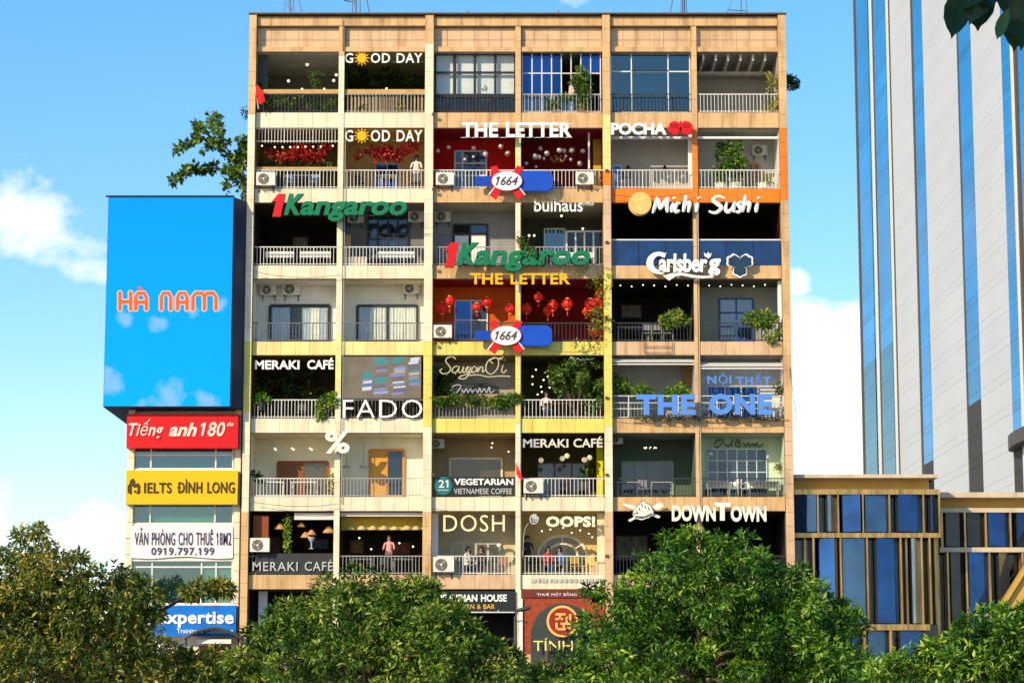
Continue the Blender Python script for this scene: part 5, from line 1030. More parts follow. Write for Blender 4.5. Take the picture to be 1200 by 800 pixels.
ch = empty('chandelier', W(654, 192, 1.6), 'tangled dark chandelier among silver globes in the dark red room', 'chandelier')
c0 = W(654, 190, 1.6)
mb = MB()
for k in range(10): a = 2 * math.pi * k / 10; mb.tube([c0 + Vector((0, 0, .25)), c0 + Vector((.2 * math.cos(a), .2 * math.sin(a), 0)), c0 + Vector((.34 * math.cos(a), .34 * math.sin(a), .16))], .012, 4)
obj('arms', mb, GOLD, ch)
for k in range(10): a = 2 * math.pi * k / 10; obj('bulb', MB().ball(c0 + Vector((.34 * math.cos(a), .34 * math.sin(a), .19)), .03, 6), GOLD, ch)
l0 = empty('red_lantern', (0, 0, 0), None, 'lantern', 'red lanterns on the lantern balcony')
mb = MB()
prof = [(.06, -.17), (.13, -.13), (.18, -.06), (.19, 0), (.18, .06), (.13, .13), (.06, .17)]
n = 20
vs = [((r * (1 + (.06 if k % 2 else -.03))) * math.cos(2 * math.pi * k / n), (r * (1 + (.06 if k % 2 else -.03))) * math.sin(2 * math.pi * k / n), h) for r, h in prof for k in range(n)]
mb.add(vs, [(i * n + k, i * n + (k + 1) % n, (i + 1) * n + (k + 1) % n, (i + 1) * n + k) for i in range(len(prof) - 1) for k in range(n)]); obj('paper_shade', mb, LANT, l0)
obj('cap', MB().lathe((0, 0, .165), [(.07, 0), (.07, .03)], 10), SORW, l0); obj('cap', MB().lathe((0, 0, -.195), [(.07, 0), (.07, .03)], 10), SORW, l0); obj('tassel', MB().tube([(0, 0, -.19), (0, 0, -.38)], [.012, .03], 6), LANT, l0); obj('cord', MB().tube([(0, 0, .19), (0, 0, .6)], .006, 4), WIRE, l0)
ll = [(527, 353, 1), (518, 361, 1.15), (571, 354, 1.0), (559, 360, .85), (598, 362, .9), (617, 362, .95), (631, 348, .85), (648, 358, 1.0), (642, 364, .9), (665, 356, 1.05), (692, 357, 1.15), (700, 353, 1.1), (702, 343, .7), (696, 390, .8), (703, 360, .8), (686, 365, .6)]
labs = ['red lantern left of the orange room\'s door, upper one', 'darker red lantern next to the pier in the orange room', 'sunlit red lantern right over the orange room\'s door', 'red lantern hanging in front of the orange room\'s door', 'red lantern just left of the slim yellow column', 'red lantern just right of the slim yellow column', 'small crumpled red lantern, highest in the dark red room', 'red lantern in the middle of the dark red room, upper of a touching pair', 'red lantern in the middle of the dark red room, lower of a touching pair', 'red lantern with long tassel below the letters ER in yellow',
 'largest red lantern in the leafy corner by the yellow pier', 'red lantern touching the yellow pier in the leafy corner', 'smallest red lantern high beside the yellow pier', 'low red lantern near the railing by the yellow pier', 'red lantern below the largest one beside the yellow pier', 'small red lantern left below the largest one in the leafy corner']
for i, (px, py, s) in enumerate(ll):
    p = W(px, py, .6 + .3 * (i % 3))
    if i == 0: l0.location = p; l0['label'] = labs[0]; l0.scale = (s * 1.25,) * 3
    else: copy_tree(l0, p, labs[i], sc_=s * 1.25)
# straw lampshades, row 7
s0 = empty('woven_lampshade', (0, 0, 0), None, 'lamp', 'woven lampshades in the first bay'); STR = mat('straw', (.55, .28, .10), .7, .25, 12, emit=(.9, .4, .1), estr=.12)
obj('shade', MB().lathe((0, 0, 0), [(.24, -.1), (.2, -.02), (.1, .1), (.03, .16)], 14), STR, s0); obj('cord', MB().tube([(0, 0, .16), (0, 0, .5)], .008, 4), WIRE, s0)
for i, (px, py, s, lab) in enumerate(((365, 624, .85, 'cone straw lampshade above white glass stand in the lantern bay'), (385.5, 621, 1.1, 'large lit straw lampshade at the right of the dark bay with the vine'), (328, 617, 1.0, 'dim straw lampshade left of the trailing vine'), (353, 615, .7, 'small dim straw lampshade under the white valance'), (358, 627, .9, 'dim orange straw lampshade low under the white valance'))):
    p = W(px, py, .9)
    if i == 0: s0.location = p; s0['label'] = lab; s0.scale = (s,) * 3
    else: copy_tree(s0, p, lab, sc_=s)
d0 = empty('dome_lamp', (0, 0, 0), 'small straw dome lamp in the row under the yellow bulkhead', 'lamp', 'dome lamps under the yellow bulkhead'); obj('shade', MB().lathe((0, 0, 0), [(.19, -.02), (.17, .06), (.1, .13), (.02, .16)], 12), mat('pale_straw', (.62, .48, .22), .7, .25, 12), d0); obj('cord', MB().tube([(0, 0, .15), (0, 0, .3)], .008, 4), WIRE, d0)
for i, px in enumerate((411, 424, 437, 450, 462.5, 477, 488)):
    p = W(px, 620, .7)
    lb = 'straw dome lamp, %s from the left in the row under the yellow bulkhead' % ORD[i]
    if i == 0: d0.location = p; d0['label'] = lb
    else: copy_tree(d0, p, lb, sc_=random.uniform(.9, 1.1))
o0 = empty('globe_lamp', (0, 0, 0), 'pale round globe lamp under MERAKI CAFÉ in pale letters', 'lamp', 'round globe lamps'); obj('globe', MB().ball((0, 0, 0), .115, 12), mat('opal_glass', (.75, .66, .42), .3, emit=(1, .8, .45), estr=.35), o0, smooth=True); obj('cord', MB().tube([(0, 0, .11), (0, 0, .5)], .006, 4), WIRE, o0)
for i, (px, py) in enumerate(((634, 539), (659, 537), (664.5, 534), (685, 538.5), (691, 536))):
    lb = 'round opal globe lamp, %s from the left under MERAKI CAFÉ in pale letters' % ORD[i]
    if i == 0: o0.location = W(px, py, 1.2); o0['label'] = lb
    else: copy_tree(o0, W(px, py, 1.2 - .2 * (i % 2)), lb)
def bulbs(label, pts, Y, r=.045, wire=True, sag=3, name='string_lights'):
    t = empty(name, W(pts[0][0], pts[0][1], Y), label, 'string lights' if name == 'string_lights' else 'lights'); P = [W(x, y, Y) for x, y in pts]
    if wire: obj('cable', MB().tube([p + Vector((0, 0, .12)) for p in P], .008, 4), WIRE, t)
    for p in P: obj('bulb', MB().ball(p, r, 8), BULB, t)
    return t
bulbs('string of small bulbs over the black café bay under the Carlsberg letters', [(727 + k * 13.2, 334.5 + (1.2 if k % 3 == 1 else -.6 if k % 3 == 2 else 0)) for k in range(7)], .3, .03)
bulbs('string of small bulbs over the grey bay with the blue door', [(831 + k * 13.1, 334.5 + (1 if k % 3 == 1 else -.8 if k % 3 == 2 else 0)) for k in range(6)], .3, .03)
bulbs('string lights across the brown bay above red paper flowers', [(307, 171), (322, 172.5), (331, 172.5), (340, 172.5), (349, 172.5), (358, 172), (367, 172), (376, 172), (390, 171)], .4, .04)
bulbs('loose warm bulbs glittering in the leafy yellow balcony', [(628, 433), (624, 441), (637, 445), (642, 441), (651, 438), (624, 450), (634, 453), (635, 459), (644, 454), (652, 455), (656, 459), (630, 462)], .9, .038, wire=False)
bulbs('round white spot bulbs on the ceiling of the top left bay', [(360, 76), (338, 95), (391, 94.5), (394, 88)], 2.0, .06, wire=False, name='ceiling_lights')
bulbs('white bulbs behind the timber beam, top left bays', [(354, 104.5), (380, 104.5), (453, 104)], .35, .045, wire=False, name='ceiling_lights')
bulbs('pin-point ceiling lights of the tan bay above the vegetarian coffee board', [(576, 524), (596, 529), (577, 519)], .9, .035, wire=False, name='ceiling_lights')
bulbs('tiny wall light by the DOSH window', [(584, 638.5)], 1.8, .06, wire=False, name='ceiling_lights'); bulbs('sparkling small bulbs above the arched window', [(635, 622), (645, 620), (690, 625), (660, 618), (680, 621), (670, 624), (694, 629)], 1.0, .035, wire=False)
bulbs('small lit lamps in the dark bay with dome lamps', [(421, 630), (455, 629), (468, 636), (435, 643), (484, 640)], 1.6, .04, wire=False, name='ceiling_lights'); bulbs('low bulbs in the dark bay under buihaus letters', [(658, 253), (626, 276), (620, 276), (683, 268)], 1.0, .05, wire=False, name='ceiling_lights')
t0 = empty('track_spotlight', (0, 0, 0), 'white spotlight on a thin rod in the cream bay left of the percent symbol', 'spotlight', 'white spotlights in the cream bay'); obj('rod', MB().tube([(0, 0, 0), (0, 0, .45)], .01, 4), WHITEM, t0); obj('head', MB().tube([(-.06, -.02, .02), (.1, -.08, -.1)], [.04, .06], 8), WHITEM, t0)
for i, (px, py) in enumerate(((322, 525), (343, 525), (364, 525))):
    lb = '%s white spotlight on a rod left of the cream percent symbol' % ('left', 'middle', 'right')[i]
    if i == 0: t0.location = W(px, py, .9); t0['label'] = lb
    else: copy_tree(t0, W(px, py, .9), lb)
for px, lab in ((406, 'left flat pendant lamp in front of the cream wall by the orange door'), (426, 'right flat pendant lamp in front of the cream wall by the orange door')):
    p = W(px, 547, .9); t = empty('pendant_lamp', p, lab, 'lamp', 'flat pendant lamps'); obj('shade', MB().lathe(p, [(.17, -.02), (.15, .05), (.02, .09)], 12), SWD, t); obj('cord', MB().tube([p + Vector((0, 0, .08)), p + Vector((0, 0, 1.0))], .008, 4), WIRE, t)
p = W(762, 527, 1.2); t = empty('chandelier', p, 'small branching chandelier with warm bulbs in the dark green bay', 'chandelier'); mb = MB()
for k in range(8): a = 2 * math.pi * k / 8; mb.tube([p + Vector((0, 0, .25)), p + Vector((.15 * math.cos(a), .15 * math.sin(a), -.04)), p + Vector((.25 * math.cos(a), .25 * math.sin(a), .06))], .012, 4); obj('bulb', MB().ball(p + Vector((.25 * math.cos(a), .25 * math.sin(a), .09)), .028, 6), BULB, t)
mb.tube([p + Vector((0, 0, .25)), p + Vector((0, 0, .5))], .014, 4); obj('arms', mb, DARKM, t)
p = W(833, 532, .9); t = empty('pendant_lamp', p, 'white pendant lamp before the grid window of the mint bay', 'lamp', 'pendant lamps of the mint bay'); obj('shade', MB().lathe(p, [(.1, -.03), (.07, .05), (.02, .09)], 10), WHITEM, t); obj('cord', MB().tube([p + Vector((0, 0, .09)), p + Vector((0, 0, .7))], .008, 4), WIRE, t)
for px, lab in ((829, 'hanging lantern at the left of the grid window'), (900, 'hanging lantern at the right of the grid window')):
    p = W(px, 535, .8); t = empty('pendant_lamp', p, lab, 'lamp', 'pendant lamps of the mint bay'); obj('shade', MB().lathe(p, [(.06, -.08), (.09, .0), (.02, .08)], 8), SWD, t); obj('cord', MB().tube([p + Vector((0, 0, .08)), p + Vector((0, 0, .7))], .008, 4), WIRE, t)
# white spindle glass stand row 7
p = W(365, 643, .5); t = empty('glass_stand', p - Vector((0, 0, .0)), 'white hourglass-shaped stand in the dark lantern bay', 'stand'); obj('stand', MB().lathe(p, [(.12, 0), (.03, .06), (.03, .25), (.14, .42), (.17, .5)], 12), SWD, t)

# glass pane over the FADO letters: a building's reflection built as glowing blocks
v = empty('video_screen', W(448, 467, .2), 'glossy dark video screen with blue, teal and cream picture blocks above FADO', 'screen')
px_box('panel', 402, 417.5, 493.5, 466.5, .12, .2, mat('screen_dark', (.05, .04, .025), .5, .7, 1.6, emit=(.16, .13, .09), estr=1.0), v); px_box('frame', 401.5, 466.6, 495, 467.6, .1, .2, DARKM, v)
VC = [mat('screen_%s' % n, (.02, .02, .02), .5, emit=e, estr=.8) for n, e in (('teal', (.02, .34, .33)), ('blue', (.12, .20, .52)), ('pale_blue', (.34, .46, .72)), ('lilac', (.33, .28, .48)), ('white', (.80, .84, .92)), ('cream', (.66, .55, .36)), ('slate', (.14, .15, .24)), ('green', (.08, .30, .20)))]
def blk(pts, k): plate('picture_block', pts, .118, .004, VC[k], v)
cols_ = [(424, 436, 435, 459, 1), (437, 455, 419, 462, 0), (457, 475, 418.5, 463, 0), (478, 492, 419, 452, 4)]
for (xa, xb, ya_, yb_, k0) in cols_:
    y = ya_; kk = k0
    while y < yb_:
        h = random.choice((2.2, 3.2, 4.5)); y2 = min(y + h, yb_); kk = random.choice((0, 1, 1, 2, 2, 3, 3, 4, 5, 6, 6)) if y > ya_ + 5 else k0 if k0 == 4 else 0
        w_ = (xb - xa) * random.uniform(.65, 1); o_ = random.uniform(0, (xb - xa) - w_); sk_ = -1.1
        if random.random() < .88: blk([(xa + o_, y2), (xa + o_ + w_, y2 + sk_), (xa + o_ + w_ + .6, y + sk_ + .3), (xa + o_ + .6, y + .3)], kk)
        y = y2 + random.choice((0, .2, .6))
# ================================================================== FURNITURE
def make_chair(m):
    t = empty('cafe_chair', (0, 0, 0), None, 'chair')
    obj('seat', MB().box(-.21, .21, -.2, .2, .43, .46), m, t); obj('backrest', MB().box(-.2, .2, .17, .2, .56, .84).box(-.2, -.17, .17, .2, .46, .56).box(.17, .2, .17, .2, .46, .56), m, t)
    for x in (-.18, .18):
        for y in (-.17, .17): obj('leg', MB().tube([(x * 1.08, y * 1.08, 0), (x, y, .43)], .016, 5), m, t)
    return t
def make_table(m):
    t = empty('cafe_table', (0, 0, 0), None, 'table'); obj('tabletop', MB().box(-.5, .5, -.3, .3, .70, .735), m, t)
    for x in (-.45, .45):
        for y in (-.25, .25): obj('leg', MB().tube([(x, y, 0), (x, y, .70)], .02, 5), m, t)
    return t
CH = {}; TB = {}
def chair(px, r, Y, m, lab, rz=0, grp='café chairs'):
    p = Vector((X_(px, BANDS[r][0], Y), Y, ZT[r] - .055))
    if m.name not in CH: c = CH[m.name] = make_chair(m); c.location = p; c.rotation_euler.z = rz; c['label'] = lab
    else: c = copy_tree(CH[m.name], p, lab, rz)
    c['group'] = grp
def table(px, r, Y, m, lab, s=1.0):
    p = Vector((X_(px, BANDS[r][0], Y), Y, ZT[r] - .055))
    if m.name not in TB: c = TB[m.name] = make_table(m); c.location = p; c['label'] = lab; c.scale = (s, 1, 1)
    else: c = copy_tree(TB[m.name], p, lab, sc_=(s, 1, 1))
    c['group'] = 'café tables'
table(842, 5, .55, WHITEP, 'left white table on the mint balcony'); table(895, 5, .55, WHITEP, 'right white table on the mint balcony', 1.3)
for px, rz, l in ((828, 1.5, 'white chair at the left end of the mint balcony'), (859, -1.4, 'white chair between the two white tables of the mint balcony'), (874, 1.5, 'white chair left of the longer white table, mint balcony')): chair(px, 5, .6, WHITEP, l, rz)
table(318, 5, .7, WHITEP, 'left low white table on the cream balcony', 1.1); table(356, 5, .7, WHITEP, 'right low white table on the cream balcony', 1.1)
chair(421, 1, .7, DARKM, 'black chair left of the blue window under the lower GOOD DAY sign', .4); chair(487, 1, .7, DARKM, 'black chair right of the blue window under the lower GOOD DAY sign', -.4); table(455, 1, .6, WHITEP, 'white table in front of the blue window, lower GOOD DAY balcony', .7)
chair(726, 1, .55, WHITEP, 'white chair by the small blue shutter under POCHA', 1.2); table(735, 5, .8, SWD, 'grey table left in the dark green bay', .9); table(775, 5, .8, SWD, 'grey table right in the dark green bay', .9); chair(756, 5, .7, SWD, 'grey chair between tables in the dark green bay', .5)
for i, px in enumerate((758, 770, 783)): chair(px, 3, .35, mat('pale_metal', (.34, .31, .27), .5), 'pale metal stool on the black café bay, %s' % ('left of three', 'middle of three', 'right of three')[i], 3.14)
table(742, 3, .6, mat('pale_metal', (0, 0, 0)), 'pale metal bar table in the black café bay', 1.4)
table(425, 6, .6, SWD, 'left table in the bay with dome lamps', .9); table(472, 6, .6, SWD, 'right table in the bay with dome lamps', .9); table(650, 4, .5, BROWN, 'brown table on the leafy yellow balcony'); table(690, 4, .5, BROWN, 'brown table under the balcony tree')
chair(592, 6, .6, mat('tan_plastic', (.4, .2, .1), .6), 'tan chair at the right of the DOSH balcony', .3); chair(690, 6, .6, mat('yellow_plastic', (.75, .42, .03), .6), 'yellow chair at the right of the OOPS! balcony', -.3); chair(676, 6, .7, mat('yellow_plastic', (0, 0, 0)), 'yellow chair left of another yellow one, OOPS! balcony', .5)
chair(340, 1, .6, mat('blue_grey_plastic', (.18, .25, .36), .6), 'blue-grey chair left in the brown flowered bay', .2); chair(368, 1, .6, mat('blue_grey_plastic', (0, 0, 0)), 'blue-grey chair right in the brown flowered bay', -.2); table(354, 1, .7, mat('blue_grey_plastic', (0, 0, 0)), 'blue-grey table in the brown flowered bay', .8)
box_ = MB()
for (a, b_, c_, d_) in ((755, 399, 789, 401), (755, 411, 789, 413)): 
    for y in (a, c_): pass
t = empty('bracket_frame', W(772, 413, -.1), 'thin rusty rectangular frame fixed to the band under three stools', 'frame')
for a, b_ in (((755, 399), (755, 413)), ((788, 399), (788, 413)), ((755, 413), (788, 413)), ((755, 406), (788, 406))): obj('bar', MB().tube([W(*a, -.1), W(*b_, -.1)], .018, 4), mat('rusty_bar', (.15, .08, .05), .8), t)
t = empty('storage_box', W(413, 287, .3), 'tan board leaning behind the railing under a green letter K', 'board'); obj('board', MB().box(X_(403, 280, .5), X_(411, 280, .5), .5, .54, ZT[2], Z_(275, .5)), mat('pale_timber', (0, 0, 0)), t)
t = empty('storage_crate', W(416, 311, .3), 'pale box behind the railing, second bay of the upper kangaroo storey', 'box'); obj('crate', MB().box(X_(403, 305, .35), X_(430, 305, .35), .3, .6, ZT[2] - .05, Z_(301, .35)), mat('pale_card', (.55, .5, .4), .8), t)
t = empty('hanging_cloth', W(669, 112, .3), 'pale pink cloth hung by the open blue window', 'cloth'); obj('cloth', MB().prism(pxpoly([(667, 100), (672, 99), (673, 107), (670, 113), (666, 111)], .3), .3, .32), mat('pale_pink_cloth', (.7, .45, .42), .8), t)

TC = mat('white_tablecloth', (.80, .78, .72), .8, .06)
def cloth_table(px0, px1, r, Y, lab, h=.74):
    x0, x1 = X_(px0, BANDS[r][0], Y), X_(px1, BANDS[r][0], Y); z = ZT[r] - .055; t = empty('dining_table', ((x0 + x1) / 2, Y, z), lab, 'table', 'cloth-covered tables')
    obj('tabletop', MB().box(x0, x1, Y - .3, Y + .3, z + h - .04, z + h), TC, t); obj('cloth_skirt', MB().box(x0 - .01, x1 + .01, Y - .32, Y - .305, z + h - .26, z + h + .005), TC, t)
    for x in (x0 + .06, x1 - .06):
        for y in (Y - .25, Y + .25): obj('leg', MB().tube([(x, y, z), (x, y, z + h - .04)], .025, 5), DARKM, t)
cloth_table(826, 868, 5, 1.0, 'long white-clothed table at the left of the mint balcony'); cloth_table(872, 914, 5, 1.0, 'long white-clothed table at the right of the mint balcony')
cloth_table(312, 345, 2, .8, 'left white-clothed table in the black bay under the first green 1Kangaroo'); cloth_table(352, 388, 2, .8, 'right white-clothed table in the black bay under the first green 1Kangaroo'); cloth_table(444, 486, 2, .8, 'white-clothed table before the dark glazed door, under the first green 1Kangaroo')
cloth_table(650, 696, 2, 1.0, 'white-clothed table in the bay under the buihaus letters')
for px, r, rz, l in ((333, 2, .2, 'dark chair between the tables, black bay under the first green 1Kangaroo'), (436, 2, -.3, 'dark chair left of the table by the dark glazed door'), (645, 2, .3, 'dark chair at the left under the buihaus letters'), (330, 4, .2, 'dark chair behind the rail under MERAKI CAFÉ in white, left'), (352, 4, -.2, 'dark chair behind the rail under MERAKI CAFÉ in white, right'), (750, 3, .3, 'dark chair at the back left of the black café bay'), (663, 5, .2, 'dark chair under the globe lamps, left'), (683, 5, -.4, 'dark chair under the globe lamps, right'), (412, 6, .3, 'dark chair at the left of the dome lamp bay'), (448, 6, -.3, 'dark chair in the middle of the dome lamp bay'), (627, 6, .2, 'dark chair left of the person in red, OOPS! balcony')): chair(px, r, 1.3 if r != 2 else .95, DARKM, l, rz)
for k, (px, lab) in enumerate(((845, 'left white planter at the foot of the bushy balcony tree'), (862, 'middle white planter under the bushy balcony tree'), (895, 'right white planter on the balcony under the pergola'))):
    z = ZT[1] - .05; x = X_(px, 218, .35); t = empty('planter', (x, .35, z), lab, 'planter', 'white planters'); obj('tub', MB().lathe((x, .35, z), [(.2, 0), (.28, .3), (.3, .3), (.3, .34), (.25, .33)], 14), POTW, t)
    C, A, Nn, T = clump_leaves([(x, .35, z + .38, .2, .5)], 14, 6, .14, .1); leaf_mesh('foliage', C, A, Nn, .14, .035, T, PLANT, t)
PICS = [mat('picture_%d' % i, c, .6, .6, 4) for i, c in enumerate(((.4, .25, .1), (.1, .2, .25), (.35, .1, .08), (.3, .32, .25)))]
def picture(px, py, r, c, w, h, k, lab):
    Y = yw(r, c) - .006; p = W(px, py, Y); t = empty('framed_picture', p, lab, 'picture', 'framed pictures on balcony walls'); obj('frame', MB().box(p.x - w / 2, p.x + w / 2, Y - .04, Y, p.z - h / 2, p.z + h / 2), BROWN, t); obj('print', MB().box(p.x - w / 2 + .05, p.x + w / 2 - .05, Y - .045, Y - .0405, p.z - h / 2 + .05, p.z + h / 2 - .05), PICS[k], t)
picture(352, 284, 2, 0, .7, .5, 3, 'dim picture on the black wall below the green letters'); picture(740, 365, 3, 4, .9, .6, 3, 'pale picture deep in the black café bay'); picture(418, 640, 6, 1, .6, .6, 0, 'picture deep in the dome lamp bay, left'); picture(470, 642, 6, 1, .8, .5, 2, 'picture deep in the dome lamp bay, right'); picture(320, 640, 6, 0, .6, .8, 2, 'reddish picture in the dark lantern bay'); picture(372, 637, 6, 0, .9, .4, 1, 'blue-grey picture in the dark lantern bay')
picture(735, 205, 1, 4, .4, .3, 3, 'small notice on the grey wall under POCHA'); picture(512, 205, 1, 2, .3, .4, 0, 'small picture low on the bright red wall'); picture(740, 642, 6, 4, 1.4, 1.1, 3, 'large pale panel deep in the black bay under the fish emblem')
for px, lab in ((736, 'left dark wall lamp on the grey wall under POCHA'), (779, 'right dark wall lamp on the grey wall under POCHA')): p = W(px, 196, 1.85); t = empty('wall_lamp', p, lab, 'lamp', 'wall lamps under POCHA'); obj('shade', MB().lathe(p, [(.1, -.06), (.05, .04), (.03, .08)], 10), DARKM, t)
# ================================================================== PEOPLE
def make_person(p, label, shirt, trousers, seated=True, rz=0.0, lean=.0, arm=0):
    J = {}; hip = .48 if seated else .95
    me = bpy.data.meshes.new('person'); V = []; E_ = []; Rr = []
    def v(co, r, par=None):
        V.append(co); Rr.append(r)
        if par is not None: E_.append((par, len(V) - 1))
        return len(V) - 1
    pel = v((0, 0, hip), .135); ch_ = v((0, -.02 - lean * .4, hip + .27), .15, pel); sh = v((0, -.02 - lean, hip + .44), .125, ch_); ne = v((0, -.02 - lean, hip + .54), .055, sh)
    hd = v((0, -.035 - lean, hip + .64), .088, ne); tp = v((0, -.03 - lean, hip + .74), .078, hd)
    for s in (-1, 1):
        s1 = v((s * .19, -.02 - lean, hip + .45), .055, sh); el = v((s * .24, -.07 - lean, hip + .19), .043, s1); f = arm if s > 0 else 0
        wr = v((s * (.17 - .03 * f), -.30 - lean, hip + .20 + .25 * f), .03, el); v((s * (.14 - .04 * f), -.38 - lean, hip + .21 + .3 * f), .034, wr)
        h1 = v((s * .09, 0, hip - .03), .085, pel)
        if seated: k = v((s * .11, -.42, hip + .0), .06, h1); an = v((s * .11, -.40, .08), .038, k); v((s * .11, -.54, .035), .035, an)
        else: k = v((s * .10, -.02, .50), .06, h1); an = v((s * .10, .02, .08), .038, k); v((s * .11, -.12, .035), .035, an)
    me.from_pydata(V, E_, []); o = bpy.data.objects.new('tmp_person', me); COL.objects.link(o)
    sk = o.modifiers.new('s', 'SKIN'); su = o.modifiers.new('u', 'SUBSURF'); su.levels = 1
    for i, r in enumerate(Rr): me.skin_vertices[0].data[i].radius = (r, r)
    me.skin_vertices[0].data[0].use_root = True
    dg = bpy.context.evaluated_depsgraph_get(); m2 = bpy.data.meshes.new_from_object(o.evaluated_get(dg)); bpy.data.objects.remove(o)
    for m in (mat('skin', (.42, .22, .14), .6), shirt, trousers): m2.materials.append(m)
    mi = []
    for f in m2.polygons:
        c = f.center; mi.append(2 if c.z < hip + .03 and not (abs(c.x) > .14 and c.z > hip - .0 and seated) else 1 if (c.z < hip + .51 and c.y > -.2 - lean) else 0)
    m2.polygons.foreach_set('material_index', mi); m2.polygons.foreach_set('use_smooth', [True] * len(mi))
    t = empty('person', p, label, 'person'); t.rotation_euler.z = rz
    b = bpy.data.objects.new('body', m2); COL.objects.link(b); b.parent = t
    hz = hip + .70; hb = MB().lathe((0, -.005 - lean, hz), [(.1, -.1), (.108, -.03), (.1, .05), (.06, .1), (.001, .118)], 12); hb.v = [(x, max(y, -.075 - lean) if z < hz + .04 else y, z) for x, y, z in hb.v]
    h = obj('hair', hb, mat('black_hair', (.012, .01, .009), .5), None, smooth=True); h.parent = t; h.location = BASE[h.name]
    f_ = obj('face_features', MB().ball((-.032, -.118 - lean, hip + .67), .011, 6).ball((.032, -.118 - lean, hip + .67), .011, 6).box(-.02, .02, -.128 - lean, -.115 - lean, hip + .615, hip + .622).ball((0, -.128 - lean, hip + .645), .013, 6), mat('face_dark', (.10, .05, .04), .6)); f_.parent = t; f_.location = BASE[f_.name]
    return t
def fl(px, r, Y): return Vector((X_(px, BANDS[r][0] - 10, Y), Y, ZT[r] - .055))
S1 = mat('white_shirt', (.7, .66, .62), .8); S2 = mat('red_shirt', (.5, .03, .03), .8); S3 = mat('black_shirt', (.03, .03, .035), .8); S4 = mat('pink_shirt', (.6, .3, .26), .8); J1 = mat('blue_trousers', (.05, .08, .18), .8); J2 = mat('dark_trousers', (.03, .03, .03), .8); S5 = mat('blue_shirt', (.08, .2, .45), .8)
make_person(fl(640, 4, .75), 'person in a white shirt seated on the leafy yellow balcony', S1, J1, True, .3); make_person(fl(456, 6, .9), 'person in a pink top standing among the dome lamps', S4, J2, False, -.2); make_person(fl(642, 6, .8), 'person in a red shirt seated below the OOPS! letters', S2, J1, True, .4)
make_person(fl(564, 6, .9), 'person in black seated before the DOSH window', S3, J1, True, -.3); make_person(fl(548, 6, .8), 'person in a white shirt seated left before the DOSH window', S1, J1, True, .9); make_person(fl(618, 6, 1.0), 'person in black standing at the left of the arched window', S3, J2, False, .2); make_person(fl(488, 1, 1.1), 'person in a white shirt standing right of the blue window under GOOD DAY', S1, J1, False, -.1)
make_person(fl(656, 6, 1.2), 'person in a blue shirt seated centrally before the arched window', S5, J2, True, -.6)

# ================================================================== FLAGS, ANTENNAS, STREET FURNITURE
def flag(pts, pole, Y, lab):
    t = empty('red_flag', W(pole[0][0], pole[0][1], Y), lab, 'flag', 'red flags'); mb = MB(); P = pxpoly(pts, Y); mb.prism(P, Y - .03, Y)
    mb.v = [(x, y + .05 * math.sin(9 * x + 4 * z), z) for x, y, z in mb.v]; obj('cloth', mb, mat('flag_red', (.75, .02, .015), .7, .15, 4), t); obj('pole', MB().tube([W(*pole[0], Y + .01), W(*pole[1], Y + .01)], .02, 5), WHITEM, t)
flag([(299, 98), (303, 101), (308, 108), (311, 118), (306, 123), (302, 121), (300, 112)], ((303, 128), (298, 96)), -.4, 'red flag on a short pole at the top left pier'); flag([(604.5, 541), (607, 547), (611, 555), (612, 562), (608, 560), (605, 555)], ((607, 566), (604, 538)), -.35, 'small red flag on the slim column between two lower balconies')
def antenna(label, segs, Y=3, r=.03):
    t = empty('roof_antenna', Vector((W(segs[0][0][0], 18, Y).x, Y, ZTOP)), label, 'antenna', 'antennas on the roof'); mb = MB()
    for i, s in enumerate(segs):
        pts = [W(x, y, Y + (.15 if i % 2 else 0)) for x, y in s]; pts = [Vector((p.x, p.y, max(p.z, ZTOP - .02))) for p in pts]
        o = obj('mast' if i == 0 else 'strut', MB().tube(pts, r if i == 0 else r * .6, 5), mat('antenna_steel', (.09, .09, .11), .5, metal=.4), t)
antenna('thin lattice mast at the left of the roof', [[(341, 24), (339, -30)], [(332, 24), (338, -30)], [(336, 24), (343, 8)], [(343, 24), (337, 4)], [(345, 24), (342, -30)], [(341, 10), (337, -4)], [(356, 24), (348, -10)]])
antenna('taller dark mast with a side arm on the roof, above the GOOD DAY bays', [[(417, 24), (416, -40)], [(413, 24), (413, -40)], [(422, 24), (421, -40)], [(404, 1), (412, 2)], [(418, 24), (414, -5)], [(434, 24), (428, -10)], [(402, -3), (404, 1)]], r=.045)
antenna('thick mast with guy wires on the roof, above the glazed bays', [[(799, 24), (798, -40)], [(802, 24), (801, -40)], [(784, 20), (790, -10)], [(805, 20), (803, -10)]], r=.05)
antenna('A-shaped antenna frame at the right of the roof', [[(868, 24), (869, -30)], [(850, 20), (860, -6)], [(877, 20), (872, -10)], [(852, 12), (875, 13)]]); antenna('short stub post on the roof edge above the curtained window', [[(548.5, 24), (548.5, 12)]], .6, .03); antenna('short stub post on the roof edge above the open blue windows', [[(654, 24), (654, 12)]], .6, .03)
LD = mat('lamp_dark_grey', (.06, .07, .07), .5, .15)
Yl = -10
t = empty('street_lamp', Vector((X_(604, 740, Yl), Yl, .12)), 'street lamp with oval dark head in front of the Indian restaurant board', 'street lamp'); xx = X_(604, 740, Yl)
obj('pole', MB().tube([(xx, Yl, .12), (xx, Yl, Z_(722, Yl))], [.09, .06], 10), LD, t); obj('arm', MB().tube(smooth_line([(xx, Yl, Z_(724, Yl)), (xx + .05, Yl, Z_(718, Yl)), W(608, 715, Yl)]), .035, 6), LD, t)
